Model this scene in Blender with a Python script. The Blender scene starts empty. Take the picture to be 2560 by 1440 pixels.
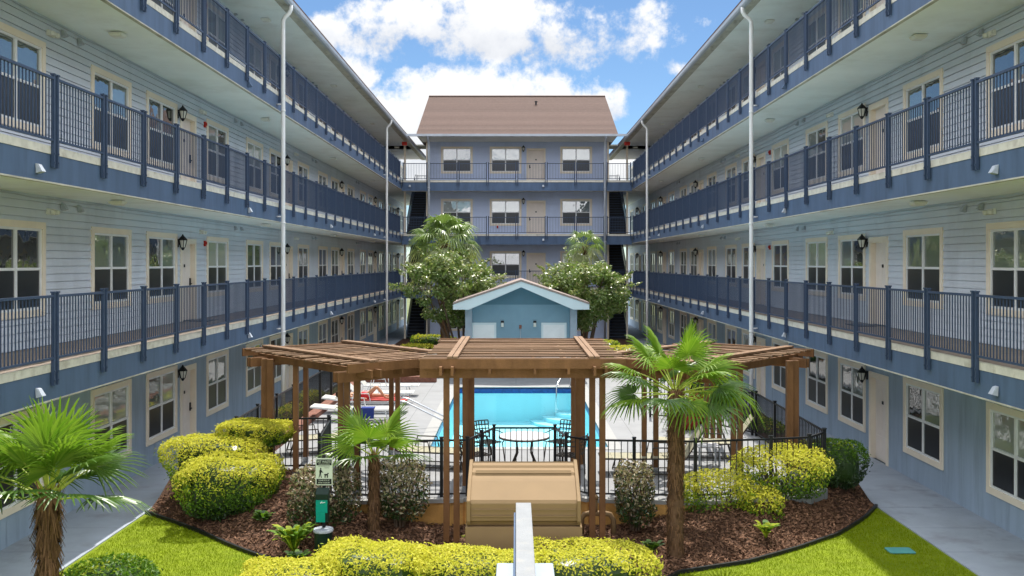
import bpy, math, random
import numpy as np
from mathutils import Vector, Matrix
random.seed(7)
rng = np.random.default_rng(7)
PI = math.pi
scene = bpy.context.scene
COL = scene.collection
F = 2400.0           # focal length in photo pixels
EYE = 5.0
def R(d): return math.radians(d)
def P(px, py, Y):    # photo pixel at distance Y -> world point
    return Vector(((px-1290)*Y/F, Y, EYE-(py-657)*Y/F))
def G(px, py, z=0.0):
    Y = F*(EYE-z)/(py-657)
    return Vector(((px-1290)*Y/F, Y, z))

# ------------------------------------------------------------------ materials
class NT:
    def __init__(s, tree): s.t = tree; s.n = tree.nodes; s.l = tree.links
    def new(s, ty, **kw):
        n = s.n.new(ty)
        for k, v in kw.items(): setattr(n, k, v)
        return n
    def link(s, a, b): s.l.new(a, b)
    def val(s, sock, v):
        if hasattr(v, 'node'): s.l.new(v, sock)
        else: sock.default_value = v
    def math(s, op, a, b=0.0, c=None, clamp=False):
        n = s.new('ShaderNodeMath', operation=op, use_clamp=clamp)
        s.val(n.inputs[0], a); s.val(n.inputs[1], b)
        if c is not None: s.val(n.inputs[2], c)
        return n.outputs[0]
    def mix(s, fac, a, b):
        n = s.new('ShaderNodeMix', data_type='RGBA')
        s.val(n.inputs[0], fac); s.val(n.inputs[6], a); s.val(n.inputs[7], b)
        return n.outputs[2]
    def noise(s, scale, detail=4, rough=.55, vec=None, sc3=None):
        n = s.new('ShaderNodeTexNoise'); n.inputs['Scale'].default_value = scale
        n.inputs['Detail'].default_value = detail; n.inputs['Roughness'].default_value = rough
        if vec is not None:
            if sc3:
                m = s.new('ShaderNodeMapping'); m.inputs['Scale'].default_value = sc3
                s.link(vec, m.inputs['Vector']); vec = m.outputs[0]
            s.link(vec, n.inputs['Vector'])
        return n.outputs['Fac']
    def ramp(s, fac, lo, hi):
        n = s.new('ShaderNodeMapRange'); n.inputs[1].default_value = lo; n.inputs[2].default_value = hi
        s.val(n.inputs[0], fac); n.clamp = True
        return n.outputs[0]
def c4(c, k=1.0): return (min(1, c[0]*k), min(1, c[1]*k), min(1, c[2]*k), 1)

def base_mat(name):
    m = bpy.data.materials.new(name); m.use_nodes = True
    nt = NT(m.node_tree); nt.n.clear()
    out = nt.new('ShaderNodeOutputMaterial'); b = nt.new('ShaderNodeBsdfPrincipled')
    nt.link(b.outputs[0], out.inputs[0])
    return m, nt, b, out

def mat(name, col, rough=.6, var=.12, scale=3, streak=None, bump=0, bscale=40, metal=0, spec=.22,
        dirt=None, dirt_amt=.4, dscale=1.5, joints=None, bstretch=None, island=0):
    m, nt, b, out = base_mat(name)
    pos = nt.new('ShaderNodeNewGeometry').outputs['Position']
    f = nt.noise(scale, 5, .6, pos, streak)
    f = nt.ramp(f, .3, .7)
    c = nt.mix(f, c4(col, 1-var), c4(col, 1+var))
    if island:
        r = nt.new('ShaderNodeNewGeometry').outputs['Random Per Island']
        c = nt.mix(nt.math('MULTIPLY', r, island), c, c4(col, .45))
    if dirt:
        d = nt.ramp(nt.noise(dscale, 7, .65, pos, streak), .52, .72)
        c = nt.mix(nt.math('MULTIPLY', d, dirt_amt), c, c4(dirt))
    if joints:          # (x spacing, y spacing) of score lines
        sep = nt.new('ShaderNodeSeparateXYZ'); nt.link(pos, sep.inputs[0])
        tot = None
        for ax, sp in enumerate(joints):
            if not sp: continue
            w = nt.math('ABSOLUTE', nt.math('SUBTRACT', nt.math('FRACT', nt.math('DIVIDE', sep.outputs[ax], sp)), .5))
            l = nt.math('GREATER_THAN', w, .5-.008/sp)
            tot = l if tot is None else nt.math('MAXIMUM', tot, l)
        c = nt.mix(nt.math('MULTIPLY', tot, .55), c, c4(col, .3))
    nt.link(c, b.inputs['Base Color'])
    b.inputs['Roughness'].default_value = rough; b.inputs['Metallic'].default_value = metal
    b.inputs['Specular IOR Level'].default_value = spec
    if bump:
        bn = nt.new('ShaderNodeBump'); bn.inputs['Strength'].default_value = bump; bn.inputs['Distance'].default_value = .02
        nt.link(nt.noise(bscale, 5, .6, pos, bstretch), bn.inputs['Height']); nt.link(bn.outputs[0], b.inputs['Normal'])
    return m

def leaf_mat(name, c1, c2, trans=.35, rough=.45, spec=.4):
    m, nt, b, out = base_mat(name)
    r = nt.new('ShaderNodeNewGeometry').outputs['Random Per Island']
    c = nt.mix(r, c4(c1), c4(c2))
    nt.link(c, b.inputs['Base Color']); b.inputs['Roughness'].default_value = rough
    b.inputs['Specular IOR Level'].default_value = spec
    t = nt.new('ShaderNodeBsdfTranslucent'); nt.link(nt.mix(.35, c, c4((c1[0]*1.3+.05, c1[1]*1.5+.05, c1[2]*.6))), t.inputs[0])
    mx = nt.new('ShaderNodeMixShader'); mx.inputs[0].default_value = trans
    nt.link(b.outputs[0], mx.inputs[1]); nt.link(t.outputs[0], mx.inputs[2]); nt.link(mx.outputs[0], out.inputs[0])
    return m

M = {}
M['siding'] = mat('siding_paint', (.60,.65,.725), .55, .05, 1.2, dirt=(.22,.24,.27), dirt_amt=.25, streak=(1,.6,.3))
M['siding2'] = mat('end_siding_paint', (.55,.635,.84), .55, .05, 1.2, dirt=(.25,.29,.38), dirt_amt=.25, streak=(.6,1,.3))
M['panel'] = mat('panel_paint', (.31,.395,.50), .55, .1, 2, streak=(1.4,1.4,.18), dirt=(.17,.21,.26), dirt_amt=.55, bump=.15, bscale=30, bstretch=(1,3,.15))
M['fascia'] = mat('fascia_paint', (.082,.128,.215), .5, .14, 2, streak=(1.6,1.6,.25), dirt=(.045,.07,.115), dirt_amt=.6)
M['rail'] = mat('rail_paint', (.042,.065,.118), .4, .08, 6)
M['trim'] = mat('trim_paint', (.82,.73,.60), .5, .04, 3)
M['vinyl'] = mat('white_vinyl', (.78,.79,.8), .35, .03, 5)
M['door'] = mat('door_paint', (.80,.72,.655), .45, .04, 3)
M['ceiling'] = mat('ceiling_paint', (.87,.92,.90), .6, .05, 1, dirt=(.5,.5,.42), dirt_amt=.3, dscale=.7)
M['slab'] = mat('slab_edge', (.62,.60,.53), .7, .12, 5, dirt=(.30,.26,.2), dirt_amt=.6, dscale=4)
M['walk'] = mat('walkway_coating', (.25,.2,.165), .75, .15, 4, bump=.2, bscale=60)
M['black'] = mat('black_metal', (.016,.017,.02), .4, .2, 8)
M['white'] = mat('white_paint', (.74,.75,.76), .4, .06, 3, dirt=(.5,.48,.43), dirt_amt=.25)
M['gutter'] = mat('gutter_metal', (.42,.46,.52), .4, .1, 3, streak=(1,.3,1), dirt=(.2,.2,.18), dirt_amt=.5)
M['soffitedge'] = mat('soffit_edge', (.48,.47,.4), .6, .2, 2.5, dirt=(.16,.15,.11), dirt_amt=.75, dscale=2.2, streak=(1.5,.6,1))
M['shingle'] = mat('roof_shingle', (.115,.073,.06), .85, .25, 14, dirt=(.07,.042,.035), dirt_amt=.5, dscale=6, bump=.8, bscale=25, island=.35)
M['concrete'] = mat('pool_deck_concrete', (.265,.27,.28), .75, .07, 1.5, dirt=(.2,.195,.19), dirt_amt=.4, dscale=.9, joints=(3.05,3.05), bump=.15, bscale=80)
M['sidewalk'] = mat('sidewalk_concrete', (.32,.36,.42), .75, .1, 1.3, dirt=(.2,.2,.21), dirt_amt=.65, dscale=1.2, joints=(None,1.5), bump=.2, bscale=70)
M['coping'] = mat('pool_coping', (.33,.33,.325), .7, .05, 4)
M['wood'] = mat('pergola_wood', (.22,.108,.046), .65, .3, 2.5, streak=(1.2,1.2,.5), dirt=(.10,.045,.02), dirt_amt=.65, dscale=3, bump=.3, bscale=22, island=.4)
M['woodtop'] = mat('pergola_slat_wood', (.33,.205,.125), .75, .3, 2.5, streak=(.5,3,3), dirt=(.13,.065,.03), dirt_amt=.6, dscale=3, bump=.4, bscale=30, island=.85)
M['wall_tan'] = mat('retaining_wall_stucco', (.60,.33,.105), .85, .2, 3, dirt=(.12,.07,.04), dirt_amt=.65, dscale=1.6, bump=.4, bscale=40)
M['boxtan'] = mat('tan_plastic', (.235,.155,.078), .7, .05, 2, dirt=(.22,.15,.08), dirt_amt=.3)
M['mulch'] = mat('mulch_soil', (.08,.042,.026), .95, .4, 18, bump=.9, bscale=35)
M['chip'] = mat('mulch_chip', (.25,.135,.082), .9, .3, 20, island=.85)
M['earth'] = mat('ground_earth', (.12,.14,.06), .95, .3, .5)
M['lawn'] = mat('artificial_turf', (.19,.25,.004), .8, .18, 5, dirt=(.13,.2,.006), dirt_amt=.5, dscale=.8, bump=.7, bscale=160)
M['blade'] = leaf_mat('turf_blade', (.18,.26,.004), (.24,.29,.006), .3, .8, .05)
M['shedshingle'] = mat('pool_house_shingle', (.27,.215,.195), .85, .2, 14, bump=.5, bscale=25)
M['shedwall'] = mat('pool_house_block_paint', (.19,.305,.385), .55, .05, 2, dirt=(.14,.25,.35), dirt_amt=.3)
M['shedgable'] = mat('pool_house_gable_paint', (.10,.19,.25), .55, .05, 2)
M['shedtrim'] = mat('pool_house_trim', (.58,.66,.69), .5, .04, 2)
M['darkstair'] = mat('stair_steel', (.02,.023,.03), .5, .2, 4)
M['red'] = mat('red_plastic', (.45,.03,.02), .4, .05, 4)
M['pot'] = mat('red_glazed_pot', (.30,.035,.03), .25, .2, 4)
M['steel'] = mat('stainless_steel', (.55,.57,.6), .25, .03, 4, metal=.9)
M['olive'] = mat('olive_sling', (.33,.31,.22), .7, .08, 6)
M['bronze'] = mat('bronze_frame', (.06,.05,.04), .4, .1, 6)
M['sling'] = mat('white_sling', (.45,.445,.42), .6, .05, 5)
M['tabletop'] = mat('table_top', (.6,.6,.61), .4, .08, 10)
M['green_p'] = mat('green_plastic', (.008,.025,.018), .3, .1, 5)
M['teal'] = mat('teal_bag_box', (.0,.27,.19), .4, .06, 6)
M['lidteal'] = mat('teal_lid', (.09,.30,.30), .5, .08, 5)
M['signface'] = mat('sign_face', (.58,.65,.52), .45, .03, 4)
M['signink'] = mat('sign_ink', (.012,.015,.014), .5, .05, 4)
M['skin'] = mat('skin', (.55,.27,.16), .5, .06, 8)
M['swim'] = mat('red_swimwear', (.55,.03,.04), .6, .06, 8)
M['hair'] = mat('dark_hair', (.03,.018,.01), .6, .1, 20)
M['towel'] = mat('blue_towel', (.03,.05,.22), .9, .1, 20)
M['towel2'] = mat('striped_red_towel', (.42,.07,.06), .9, .1, 20)
M['bulb'] = mat('frosted_lens', (.72,.72,.66), .35, .04, 4)
M['brick'] = mat('brick_border', (.20,.085,.06), .8, .3, 10, dirt=(.3,.24,.21), dirt_amt=.4, dscale=8)
M['beamtop'] = mat('weathered_white_paint', (.235,.245,.255), .6, .07, 6, dirt=(.3,.29,.27), dirt_amt=.7, dscale=4.5, bump=.25, bscale=50)
M['beamblue'] = mat('pale_blue_paint', (.30,.35,.41), .5, .06, 4)
M['tile'] = mat('pool_waterline_tile', (.02,.07,.25), .3, .3, 12)
M['pool'] = mat('pool_plaster', (.43,.77,.83), .6, .04, 1.0)
M['screen'] = mat('window_screen', (.018,.02,.024), .3, .15, 6, spec=.5)
M['stone'] = mat('river_stone', (.4,.38,.34), .8, .35, 6, bump=.5, bscale=6)
M['bark'] = mat('bark', (.12,.085,.06), .9, .3, 6, streak=(1,1,.3), bump=.6, bscale=20)
M['palmbark'] = mat('palm_trunk_fibre', (.13,.075,.04), .95, .5, 8, streak=(1,1,.4), bump=.9, bscale=20)
M['fibre'] = leaf_mat('palm_fibre', (.24,.135,.07), (.07,.04,.02), .15, .9, .1)
M['petiole'] = mat('palm_petiole', (.30,.36,.05), .5, .15, 5)
M['gold'] = leaf_mat('golden_leaf', (.66,.60,.085), (.52,.53,.06), .35, .65, .15)
M['lime'] = leaf_mat('lime_leaf', (.19,.29,.02), (.38,.42,.03), .35, .6, .2)
M['green'] = leaf_mat('green_leaf', (.06,.15,.010), (.13,.24,.018), .35, .5, .3)
M['dgreen'] = leaf_mat('dark_green_leaf', (.02,.05,.014), (.045,.09,.02), .25, .35, .5)
M['plum'] = leaf_mat('bronze_leaf', (.16,.08,.06), (.10,.11,.04), .25, .35, .6)
M['pink'] = leaf_mat('highlight_leaf', (.46,.36,.27), (.30,.30,.13), .25, .4, .5)  # pale leaf colour standing in for bright highlights on the bronze bushes
M['treeleaf'] = leaf_mat('tree_leaf', (.10,.17,.035), (.22,.29,.08), .35, .3, .6)
M['treepale'] = leaf_mat('tree_tip_leaf', (.38,.41,.18), (.28,.27,.12), .3, .35, .6)
M['palm'] = leaf_mat('palm_frond', (.11,.225,.016), (.22,.33,.035), .36, .5, .22)
M['palmdark'] = leaf_mat('palm_frond_shaded', (.055,.125,.02), (.10,.18,.03), .3, .35, .5)  # darker colour puts shade into the lower fronds of the crown
M['sabal'] = leaf_mat('sabal_frond', (.13,.22,.04), (.26,.34,.11), .3, .35, .6)
M['sabalpale'] = leaf_mat('sabal_frond_tip', (.36,.38,.19), (.2,.26,.1), .3, .35, .6)

def glass_mat(name, c1, c2, rough=.02, spec=1.0, ior=1.7):
    m, nt, b, out = base_mat(name)
    r = nt.new('ShaderNodeObjectInfo').outputs['Random']
    nt.link(nt.mix(r, c4(c1), c4(c2)), b.inputs['Base Color'])
    b.inputs['Roughness'].default_value = rough; b.inputs['IOR'].default_value = ior
    b.inputs['Specular IOR Level'].default_value = spec
    pos = nt.new('ShaderNodeNewGeometry').outputs['Position']
    bn = nt.new('ShaderNodeBump'); bn.inputs['Strength'].default_value = .35; bn.inputs['Distance'].default_value = .02
    nt.link(nt.noise(1.6, 2, .5, pos), bn.inputs['Height']); nt.link(bn.outputs[0], b.inputs['Normal'])
    return m
M['pane'] = glass_mat('window_glass', (.09,.115,.105), (.20,.24,.22), ior=2.0)
M['pane_dark'] = glass_mat('window_glass_dark_room', (.02,.025,.025), (.05,.06,.055), ior=2.0)
M['pane_blind'] = glass_mat('window_glass_white_blind', (.30,.34,.31), (.42,.45,.41), ior=2.0)

m, nt, b, out = base_mat('pool_water')
tr = nt.new('ShaderNodeBsdfTransparent'); tr.inputs[0].default_value = (.80,.96,.99,1)
gl = nt.new('ShaderNodeBsdfGlossy'); gl.inputs['Roughness'].default_value = .03
fr = nt.new('ShaderNodeFresnel'); fr.inputs[0].default_value = 1.33
bn = nt.new('ShaderNodeBump'); bn.inputs['Strength'].default_value = .2; bn.inputs['Distance'].default_value = .04
nt.link(nt.noise(2.2, 3, .5, nt.new('ShaderNodeNewGeometry').outputs['Position']), bn.inputs['Height'])
nt.link(bn.outputs[0], gl.inputs['Normal']); nt.link(bn.outputs[0], fr.inputs['Normal'])
mx = nt.new('ShaderNodeMixShader'); nt.link(nt.math('MULTIPLY', fr.outputs[0], .3), mx.inputs[0])
nt.link(tr.outputs[0], mx.inputs[1]); nt.link(gl.outputs[0], mx.inputs[2]); nt.link(mx.outputs[0], out.inputs[0])
M['water'] = m

# ------------------------------------------------------------------ mesh building
ORIG = {}
def origin(o): return ORIG.get(o.name, Vector((0,0,0))) if o else Vector((0,0,0))
def tag(o, label=None, cat=None, group=None, kind=None):
    for k, v in (('label',label),('category',cat),('group',group),('kind',kind)):
        if v: o[k] = v
    return o
def empty(name, loc, label, cat, group=None):
    o = bpy.data.objects.new(name, None); COL.objects.link(o); o.location = loc; o.empty_display_size = .2
    ORIG[o.name] = Vector(loc)
    return tag(o, label, cat, group)
def link(name, me, parent=None, loc=None):
    o = bpy.data.objects.new(name, me); COL.objects.link(o)
    if parent: o.parent = parent
    w = origin(parent)
    if loc is not None:
        o.location = Vector(loc)-w; ORIG[o.name] = Vector(loc)
    else: ORIG[o.name] = w.copy()
    return o

class MB:
    def __init__(s): s.v = []; s.f = []; s.m = []
    def add(s, vs, fs, mi=0):
        b = len(s.v); s.v.extend(tuple(v) for v in vs)
        for f in fs: s.f.append(tuple(b+i for i in f)); s.m.append(mi)
        return s
    def box(s, x0, x1, y0, y1, z0, z1, mi=0):
        x0,x1 = min(x0,x1),max(x0,x1); y0,y1 = min(y0,y1),max(y0,y1); z0,z1 = min(z0,z1),max(z0,z1)
        return s.add([(x0,y0,z0),(x1,y0,z0),(x1,y1,z0),(x0,y1,z0),(x0,y0,z1),(x1,y0,z1),(x1,y1,z1),(x0,y1,z1)],
              [(0,3,2,1),(4,5,6,7),(0,1,5,4),(1,2,6,5),(2,3,7,6),(3,0,4,7)], mi)
    def bar(s, p, q, w, h, mi=0, up=(0,0,1)):
        p = Vector(p); q = Vector(q); d = (q-p).normalized(); up = Vector(up)
        if abs(d.dot(up)) > .99: up = Vector((0,1,0))
        sd = d.cross(up).normalized(); u = sd.cross(d)
        vs = [c+sd*a*w/2+u*b_*h/2 for c in (p,q) for a,b_ in ((-1,-1),(1,-1),(1,1),(-1,1))]
        return s.add(vs, [(0,1,2,3),(7,6,5,4),(0,4,5,1),(1,5,6,2),(2,6,7,3),(3,7,4,0)], mi)
    def quad(s, a, b, c, d, mi=0): return s.add([a,b,c,d], [(0,1,2,3)], mi)
    def poly(s, pts, mi=0): return s.add(pts, [tuple(range(len(pts)))], mi)
    def prism(s, pts, z0, z1, mi=0):
        n = len(pts); vs = [(x,y,z0) for x,y in pts]+[(x,y,z1) for x,y in pts]
        fs = [tuple(range(n-1,-1,-1)), tuple(range(n,2*n))]+[(i,(i+1)%n,n+(i+1)%n,n+i) for i in range(n)]
        return s.add(vs, fs, mi)
    def prismx(s, pts, x0, x1, mi=0):   # profile in (y,z)
        n = len(pts); vs = [(x0,y,z) for y,z in pts]+[(x1,y,z) for y,z in pts]
        fs = [tuple(range(n)), tuple(range(2*n-1,n-1,-1))]+[(i,n+i,n+(i+1)%n,(i+1)%n) for i in range(n)]
        return s.add(vs, fs, mi)
    def tube(s, pts, r, n=8, mi=0, cap=True):
        pts = [Vector(p) for p in pts]; rs = r if isinstance(r,(list,tuple)) else [r]*len(pts)
        vs = []; prev = None
        for i,p in enumerate(pts):
            d = (pts[min(i+1,len(pts)-1)]-pts[max(i-1,0)]).normalized()
            if prev is None:
                a = Vector((0,0,1)) if abs(d.z)<.9 else Vector((1,0,0)); u = d.cross(a).normalized()
            else: u = (prev-d*prev.dot(d)).normalized()
            prev = u; w = d.cross(u)
            for k in range(n):
                t = 2*PI*k/n; vs.append(p+(u*math.cos(t)+w*math.sin(t))*rs[i])
        fs = [(i*n+k,i*n+(k+1)%n,(i+1)*n+(k+1)%n,(i+1)*n+k) for i in range(len(pts)-1) for k in range(n)]
        if cap: fs += [tuple(range(n-1,-1,-1)), tuple((len(pts)-1)*n+k for k in range(n))]
        return s.add(vs, fs, mi)
    def lathe(s, prof, c=(0,0,0), n=20, mi=0):
        vs = [(c[0]+r*math.cos(2*PI*k/n), c[1]+r*math.sin(2*PI*k/n), c[2]+z) for r,z in prof for k in range(n)]
        fs = [(i*n+k,i*n+(k+1)%n,(i+1)*n+(k+1)%n,(i+1)*n+k) for i in range(len(prof)-1) for k in range(n)]
        fs += [tuple(range(n-1,-1,-1)), tuple((len(prof)-1)*n+k for k in range(n))]
        return s.add(vs, fs, mi)
    def arr(s, V, Q, mi=0):             # numpy verts (N,3), quads (K,4)
        b = len(s.v); s.v.extend(map(tuple, V.tolist())); s.f.extend(map(tuple, (Q+b).tolist()))
        s.m.extend(mi.tolist() if hasattr(mi,'tolist') else [mi]*len(Q)); return s
    def mesh(s, name, mats, org=(0,0,0), smooth=False):
        me = bpy.data.meshes.new(name); o = Vector(org)
        vs = s.v if o.length == 0 else [(x-o.x,y-o.y,z-o.z) for x,y,z in s.v]
        me.from_pydata(vs, [], s.f)
        for m_ in (mats if isinstance(mats,(list,tuple)) else [mats]): me.materials.append(M[m_])
        if any(s.m): me.polygons.foreach_set('material_index', s.m)
        if smooth: me.polygons.foreach_set('use_smooth', [True]*len(s.f))
        me.update(); return me
    def build(s, name, mats, parent=None, smooth=False, loc=None, bevel=0):
        org = Vector(loc) if loc is not None else origin(parent)
        o = link(name, s.mesh(name, mats, org, smooth), parent, loc)
        if bevel:
            bv = o.modifiers.new('bevel','BEVEL'); bv.width = bevel; bv.segments = 2; bv.limit_method = 'ANGLE'
        return o

# ------------------------------------------------------------------ leaf helpers
def lowfreq(p, seed=0, k=3.0):
    r = np.random.default_rng(seed); out = np.zeros(len(p))
    for i in range(5):
        w = r.normal(size=3)*k*(1+.6*i); out += np.sin(p@w+r.uniform(0,6.28))/(1+.5*i)
    return out/2.2
def leaves(mb, pts, nrm, size, mi, aspect=.5, tilt=.7, svar=.35):
    n = len(pts)
    if n == 0: return
    d = nrm+rng.normal(size=(n,3))*tilt; d /= np.linalg.norm(d,axis=1)[:,None]+1e-9
    a = rng.normal(size=(n,3)); t = np.cross(d,a); t /= np.linalg.norm(t,axis=1)[:,None]+1e-9
    b = np.cross(d,t); L = (size*(1+svar*rng.uniform(-1,1,n)))[:,None]; W = L*aspect
    V = np.stack([pts-t*L*.5, pts+b*W*.5+d*L*.06, pts+t*L*.5, pts-b*W*.5+d*L*.06],1).reshape(-1,3)
    Q = np.arange(4*n).reshape(-1,4); mb.arr(V,Q,mi)
def superpts(n, c, r, power=4, seed=0, lump=.07, depth=.12):
    d = rng.normal(size=(n*2,3)); s = (np.abs(d)**power).sum(1)**(1/power); p = d/s[:,None]
    w = 1/np.linalg.norm(p,axis=1)
    r = np.array(r)
    g = np.sign(p)*np.abs(p)**(power-1)/r; g /= np.linalg.norm(g,axis=1)[:,None]
    # area weighting (approximate) so that sides and top get an even cover
    wt = (np.abs(g)*np.array([r[1]*r[2], r[0]*r[2], r[0]*r[1]])).sum(1)*np.linalg.norm(p,axis=1)**2
    keep = rng.uniform(0,wt.max(),len(p)) < wt*1.0
    p = p[keep][:n]; g = g[keep][:n]
    q = p*r; k = 1+lump*lowfreq(q, seed, 2.5)+.03*lowfreq(q, seed+3, 7)-depth*rng.uniform(0,1,len(p))**2+np.where(rng.uniform(size=len(p)) < .06, rng.uniform(.02,.11,len(p)), 0)
    return q*k[:,None]+np.array(c), g, p
def core(mb, c, r, power=4, seed=0, scale=.86, mi=0, nu=28, nv=14):
    u = np.linspace(0,2*PI,nu,endpoint=False); v = np.linspace(-PI/2+.002,PI/2-.002,nv)
    U,Vv = np.meshgrid(u,v); d = np.stack([np.cos(U)*np.cos(Vv),np.sin(U)*np.cos(Vv),np.sin(Vv)],-1).reshape(-1,3)
    p = d/((np.abs(d)**power).sum(1)**(1/power))[:,None]; q = p*np.array(r); q = q*(scale+.07*lowfreq(q,seed,2.5))[:,None]+np.array(c)
    i = np.arange(nv-1)[:,None]*nu; k = np.arange(nu)[None]; k2 = (k+1)%nu
    Q = np.stack([i+k,i+k2,i+nu+k2,i+nu+k],-1).reshape(-1,4); mb.arr(q,Q,mi)

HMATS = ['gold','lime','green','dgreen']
def hedge(name, c, r, label, group=None, n=7000, size=.06, gold=.75, power=4, cored=True, stems=6, zb=0.0, cat='hedge', lump=.07, depth=.14, taper=.3):
    o = empty(name, (c[0],c[1],zb), label, cat, group)
    mb = MB(); p, g, u = superpts(n, c, r, power, int(abs(c[0]*100)), lump, depth)
    tp = 1-taper*np.clip(.25-u[:,2],0,1.25)/1.25
    p = p.copy(); p[:,0] = c[0]+(p[:,0]-c[0])*tp; p[:,1] = c[1]+(p[:,1]-c[1])*tp
    hole = (lowfreq(p, 11, 6.) > .42) & (u[:,2] < .55) & (rng.uniform(size=len(p)) < .8)
    p, g, u = p[~hole], g[~hole], u[~hole]
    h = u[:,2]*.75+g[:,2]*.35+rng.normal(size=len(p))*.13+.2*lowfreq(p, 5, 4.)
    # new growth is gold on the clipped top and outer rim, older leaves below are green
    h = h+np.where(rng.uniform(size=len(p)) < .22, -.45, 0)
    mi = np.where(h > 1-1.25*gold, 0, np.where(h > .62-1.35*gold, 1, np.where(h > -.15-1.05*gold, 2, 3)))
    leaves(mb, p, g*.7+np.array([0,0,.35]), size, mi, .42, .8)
    if cored: core(mb, c, (r[0]*(1-taper*.5),r[1]*(1-taper*.5),r[2]), power, int(abs(c[0]*100)), .80, 3)  # dark core colour stands in for shade inside the hollows
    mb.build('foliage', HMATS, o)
    st = MB()
    for i in range(stems):
        a = 2*PI*i/stems+.4; x,y = c[0]+math.cos(a)*r[0]*.5, c[1]+math.sin(a)*r[1]*.5
        st.tube([(c[0]+math.cos(a)*r[0]*.15,c[1]+math.sin(a)*r[1]*.15,zb-.03),(x*.5+c[0]*.5,y*.5+c[1]*.5,(zb+c[2])/2),(x,y,c[2]+r[2]*.3)], [.03,.022,.01], 6)
    st.build('stem','bark',o)
    return o

# ------------------------------------------------------------------ camera, sky, sun
cam = bpy.data.cameras.new('camera'); co = bpy.data.objects.new('camera', cam); COL.objects.link(co)
co.location = (0,0,EYE); co.rotation_euler = (R(90),0,0)
cam.sensor_width = 36; cam.lens = 36*F/2560; cam.shift_x = -10/2560; cam.shift_y = -63/2560; cam.clip_end = 3000; cam.clip_start = .1
scene.camera = co
SUN = Vector((.07,.575,1)).normalized()
el = math.asin(SUN.z); az = math.atan2(SUN.x, SUN.y)
L = bpy.data.lights.new('sun','SUN'); L.energy = 2.95; L.angle = R(.55); L.color = (1,.95,.86)
lo = bpy.data.objects.new('sun',L); COL.objects.link(lo); lo.rotation_euler = SUN.to_track_quat('Z','Y').to_euler(); lo.location = (5,40,60)
W = bpy.data.worlds.new('World'); scene.world = W; W.use_nodes = True
nt = NT(W.node_tree); nt.n.clear()
out = nt.new('ShaderNodeOutputWorld'); bg = nt.new('ShaderNodeBackground'); nt.link(bg.outputs[0], out.inputs[0])
SKY = .15; bg.inputs[1].default_value = SKY
sky = nt.new('ShaderNodeTexSky', sky_type='NISHITA'); sky.sun_disc = False; sky.sun_elevation = el; sky.sun_rotation = az
sky.air_density = 1.0; sky.dust_density = 0.0; sky.ozone_density = 1.6; sky.altitude = 1500
tc = nt.new('ShaderNodeTexCoord').outputs['Generated']
sp = nt.new('ShaderNodeSeparateXYZ'); nt.link(tc, sp.inputs[0])
yy = nt.math('MAXIMUM', sp.outputs[1], .05)
u = nt.math('DIVIDE', sp.outputs[0], yy); v = nt.math('DIVIDE', sp.outputs[2], yy)
n1 = nt.noise(11, 10, .62, tc); n2 = nt.noise(34, 8, .62, tc)
nn = nt.math('ADD', nt.math('MULTIPLY', nt.math('SUBTRACT', n1, .5), 6.0), nt.math('MULTIPLY', nt.math('SUBTRACT', n2, .5), 2.0))
dens = None; hgt = None
BL = [(1180,60,250,95,0),(1430,95,235,92,0),(960,75,150,85,.1),(1130,235,210,80,0),(1330,250,220,90,0),(1050,290,160,100,0),(800,75,80,55,.2),(1480,260,100,65,.2),(1000,330,180,90,0),(1620,40,60,60,.75),(1690,160,60,40,.85),(890,190,90,70,.3),(1030,430,120,70,0),(1550,440,120,60,.1),(1230,-60,420,60,.3)]
for px,py,rx,ry,kk in BL:
    du = nt.math('DIVIDE', nt.math('SUBTRACT', u, (px-1290)/F), rx/F)
    dv = nt.math('DIVIDE', nt.math('SUBTRACT', v, (657-py)/F), ry/F)
    d2 = nt.math('SUBTRACT', 1.0-kk, nt.math('ADD', nt.math('MULTIPLY',du,du), nt.math('MULTIPLY',dv,dv)))
    dens = d2 if dens is None else nt.math('SMOOTH_MAX', dens, d2, .3)
    h = nt.math('MULTIPLY', dv, nt.ramp(d2, -.6, .6))
    hgt = h if hgt is None else nt.math('ADD', hgt, h)
gen = nt.math('MULTIPLY', nt.math('SUBTRACT', nt.noise(2.2, 8, .6, tc), .33), 5)      # clouds over the unseen rest of the sky, cover raised for fill light
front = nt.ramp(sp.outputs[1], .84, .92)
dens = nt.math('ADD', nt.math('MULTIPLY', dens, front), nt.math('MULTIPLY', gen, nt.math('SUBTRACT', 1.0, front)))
cl = nt.new('ShaderNodeMapRange', interpolation_type='SMOOTHSTEP')
cl.inputs[1].default_value = -.15; cl.inputs[2].default_value = .7
nt.link(nt.math('ADD', dens, nn), cl.inputs[0])
lit = nt.ramp(nt.math('ADD', nt.math('ADD', nt.math('MULTIPLY', hgt, .6), nt.math('MULTIPLY', nt.math('SUBTRACT', n1, .5), 1.6)), nt.math('MULTIPLY', nt.math('SUBTRACT', n2, .5), 1.2)), -.75, .25)
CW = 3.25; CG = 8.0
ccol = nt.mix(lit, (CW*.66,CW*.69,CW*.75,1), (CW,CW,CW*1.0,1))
ccol = nt.mix(front, nt.mix(lit, (CG*.52,CG*.55,CG*.61,1), (CG*.98,CG*1.0,CG*1.04,1)), ccol)     # unseen clouds overhead and behind, made overbright to fill the shade
mulc = nt.new('ShaderNodeMix', data_type='RGBA', blend_type='MULTIPLY'); mulc.inputs[0].default_value = 1
nt.link(sky.outputs[0], mulc.inputs[6]); mulc.inputs[7].default_value = (.285,.335,.37,1)
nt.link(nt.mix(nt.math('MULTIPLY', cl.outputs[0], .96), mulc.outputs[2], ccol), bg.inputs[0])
scene.view_settings.view_transform = 'Standard'; scene.view_settings.look = 'None'
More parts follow.
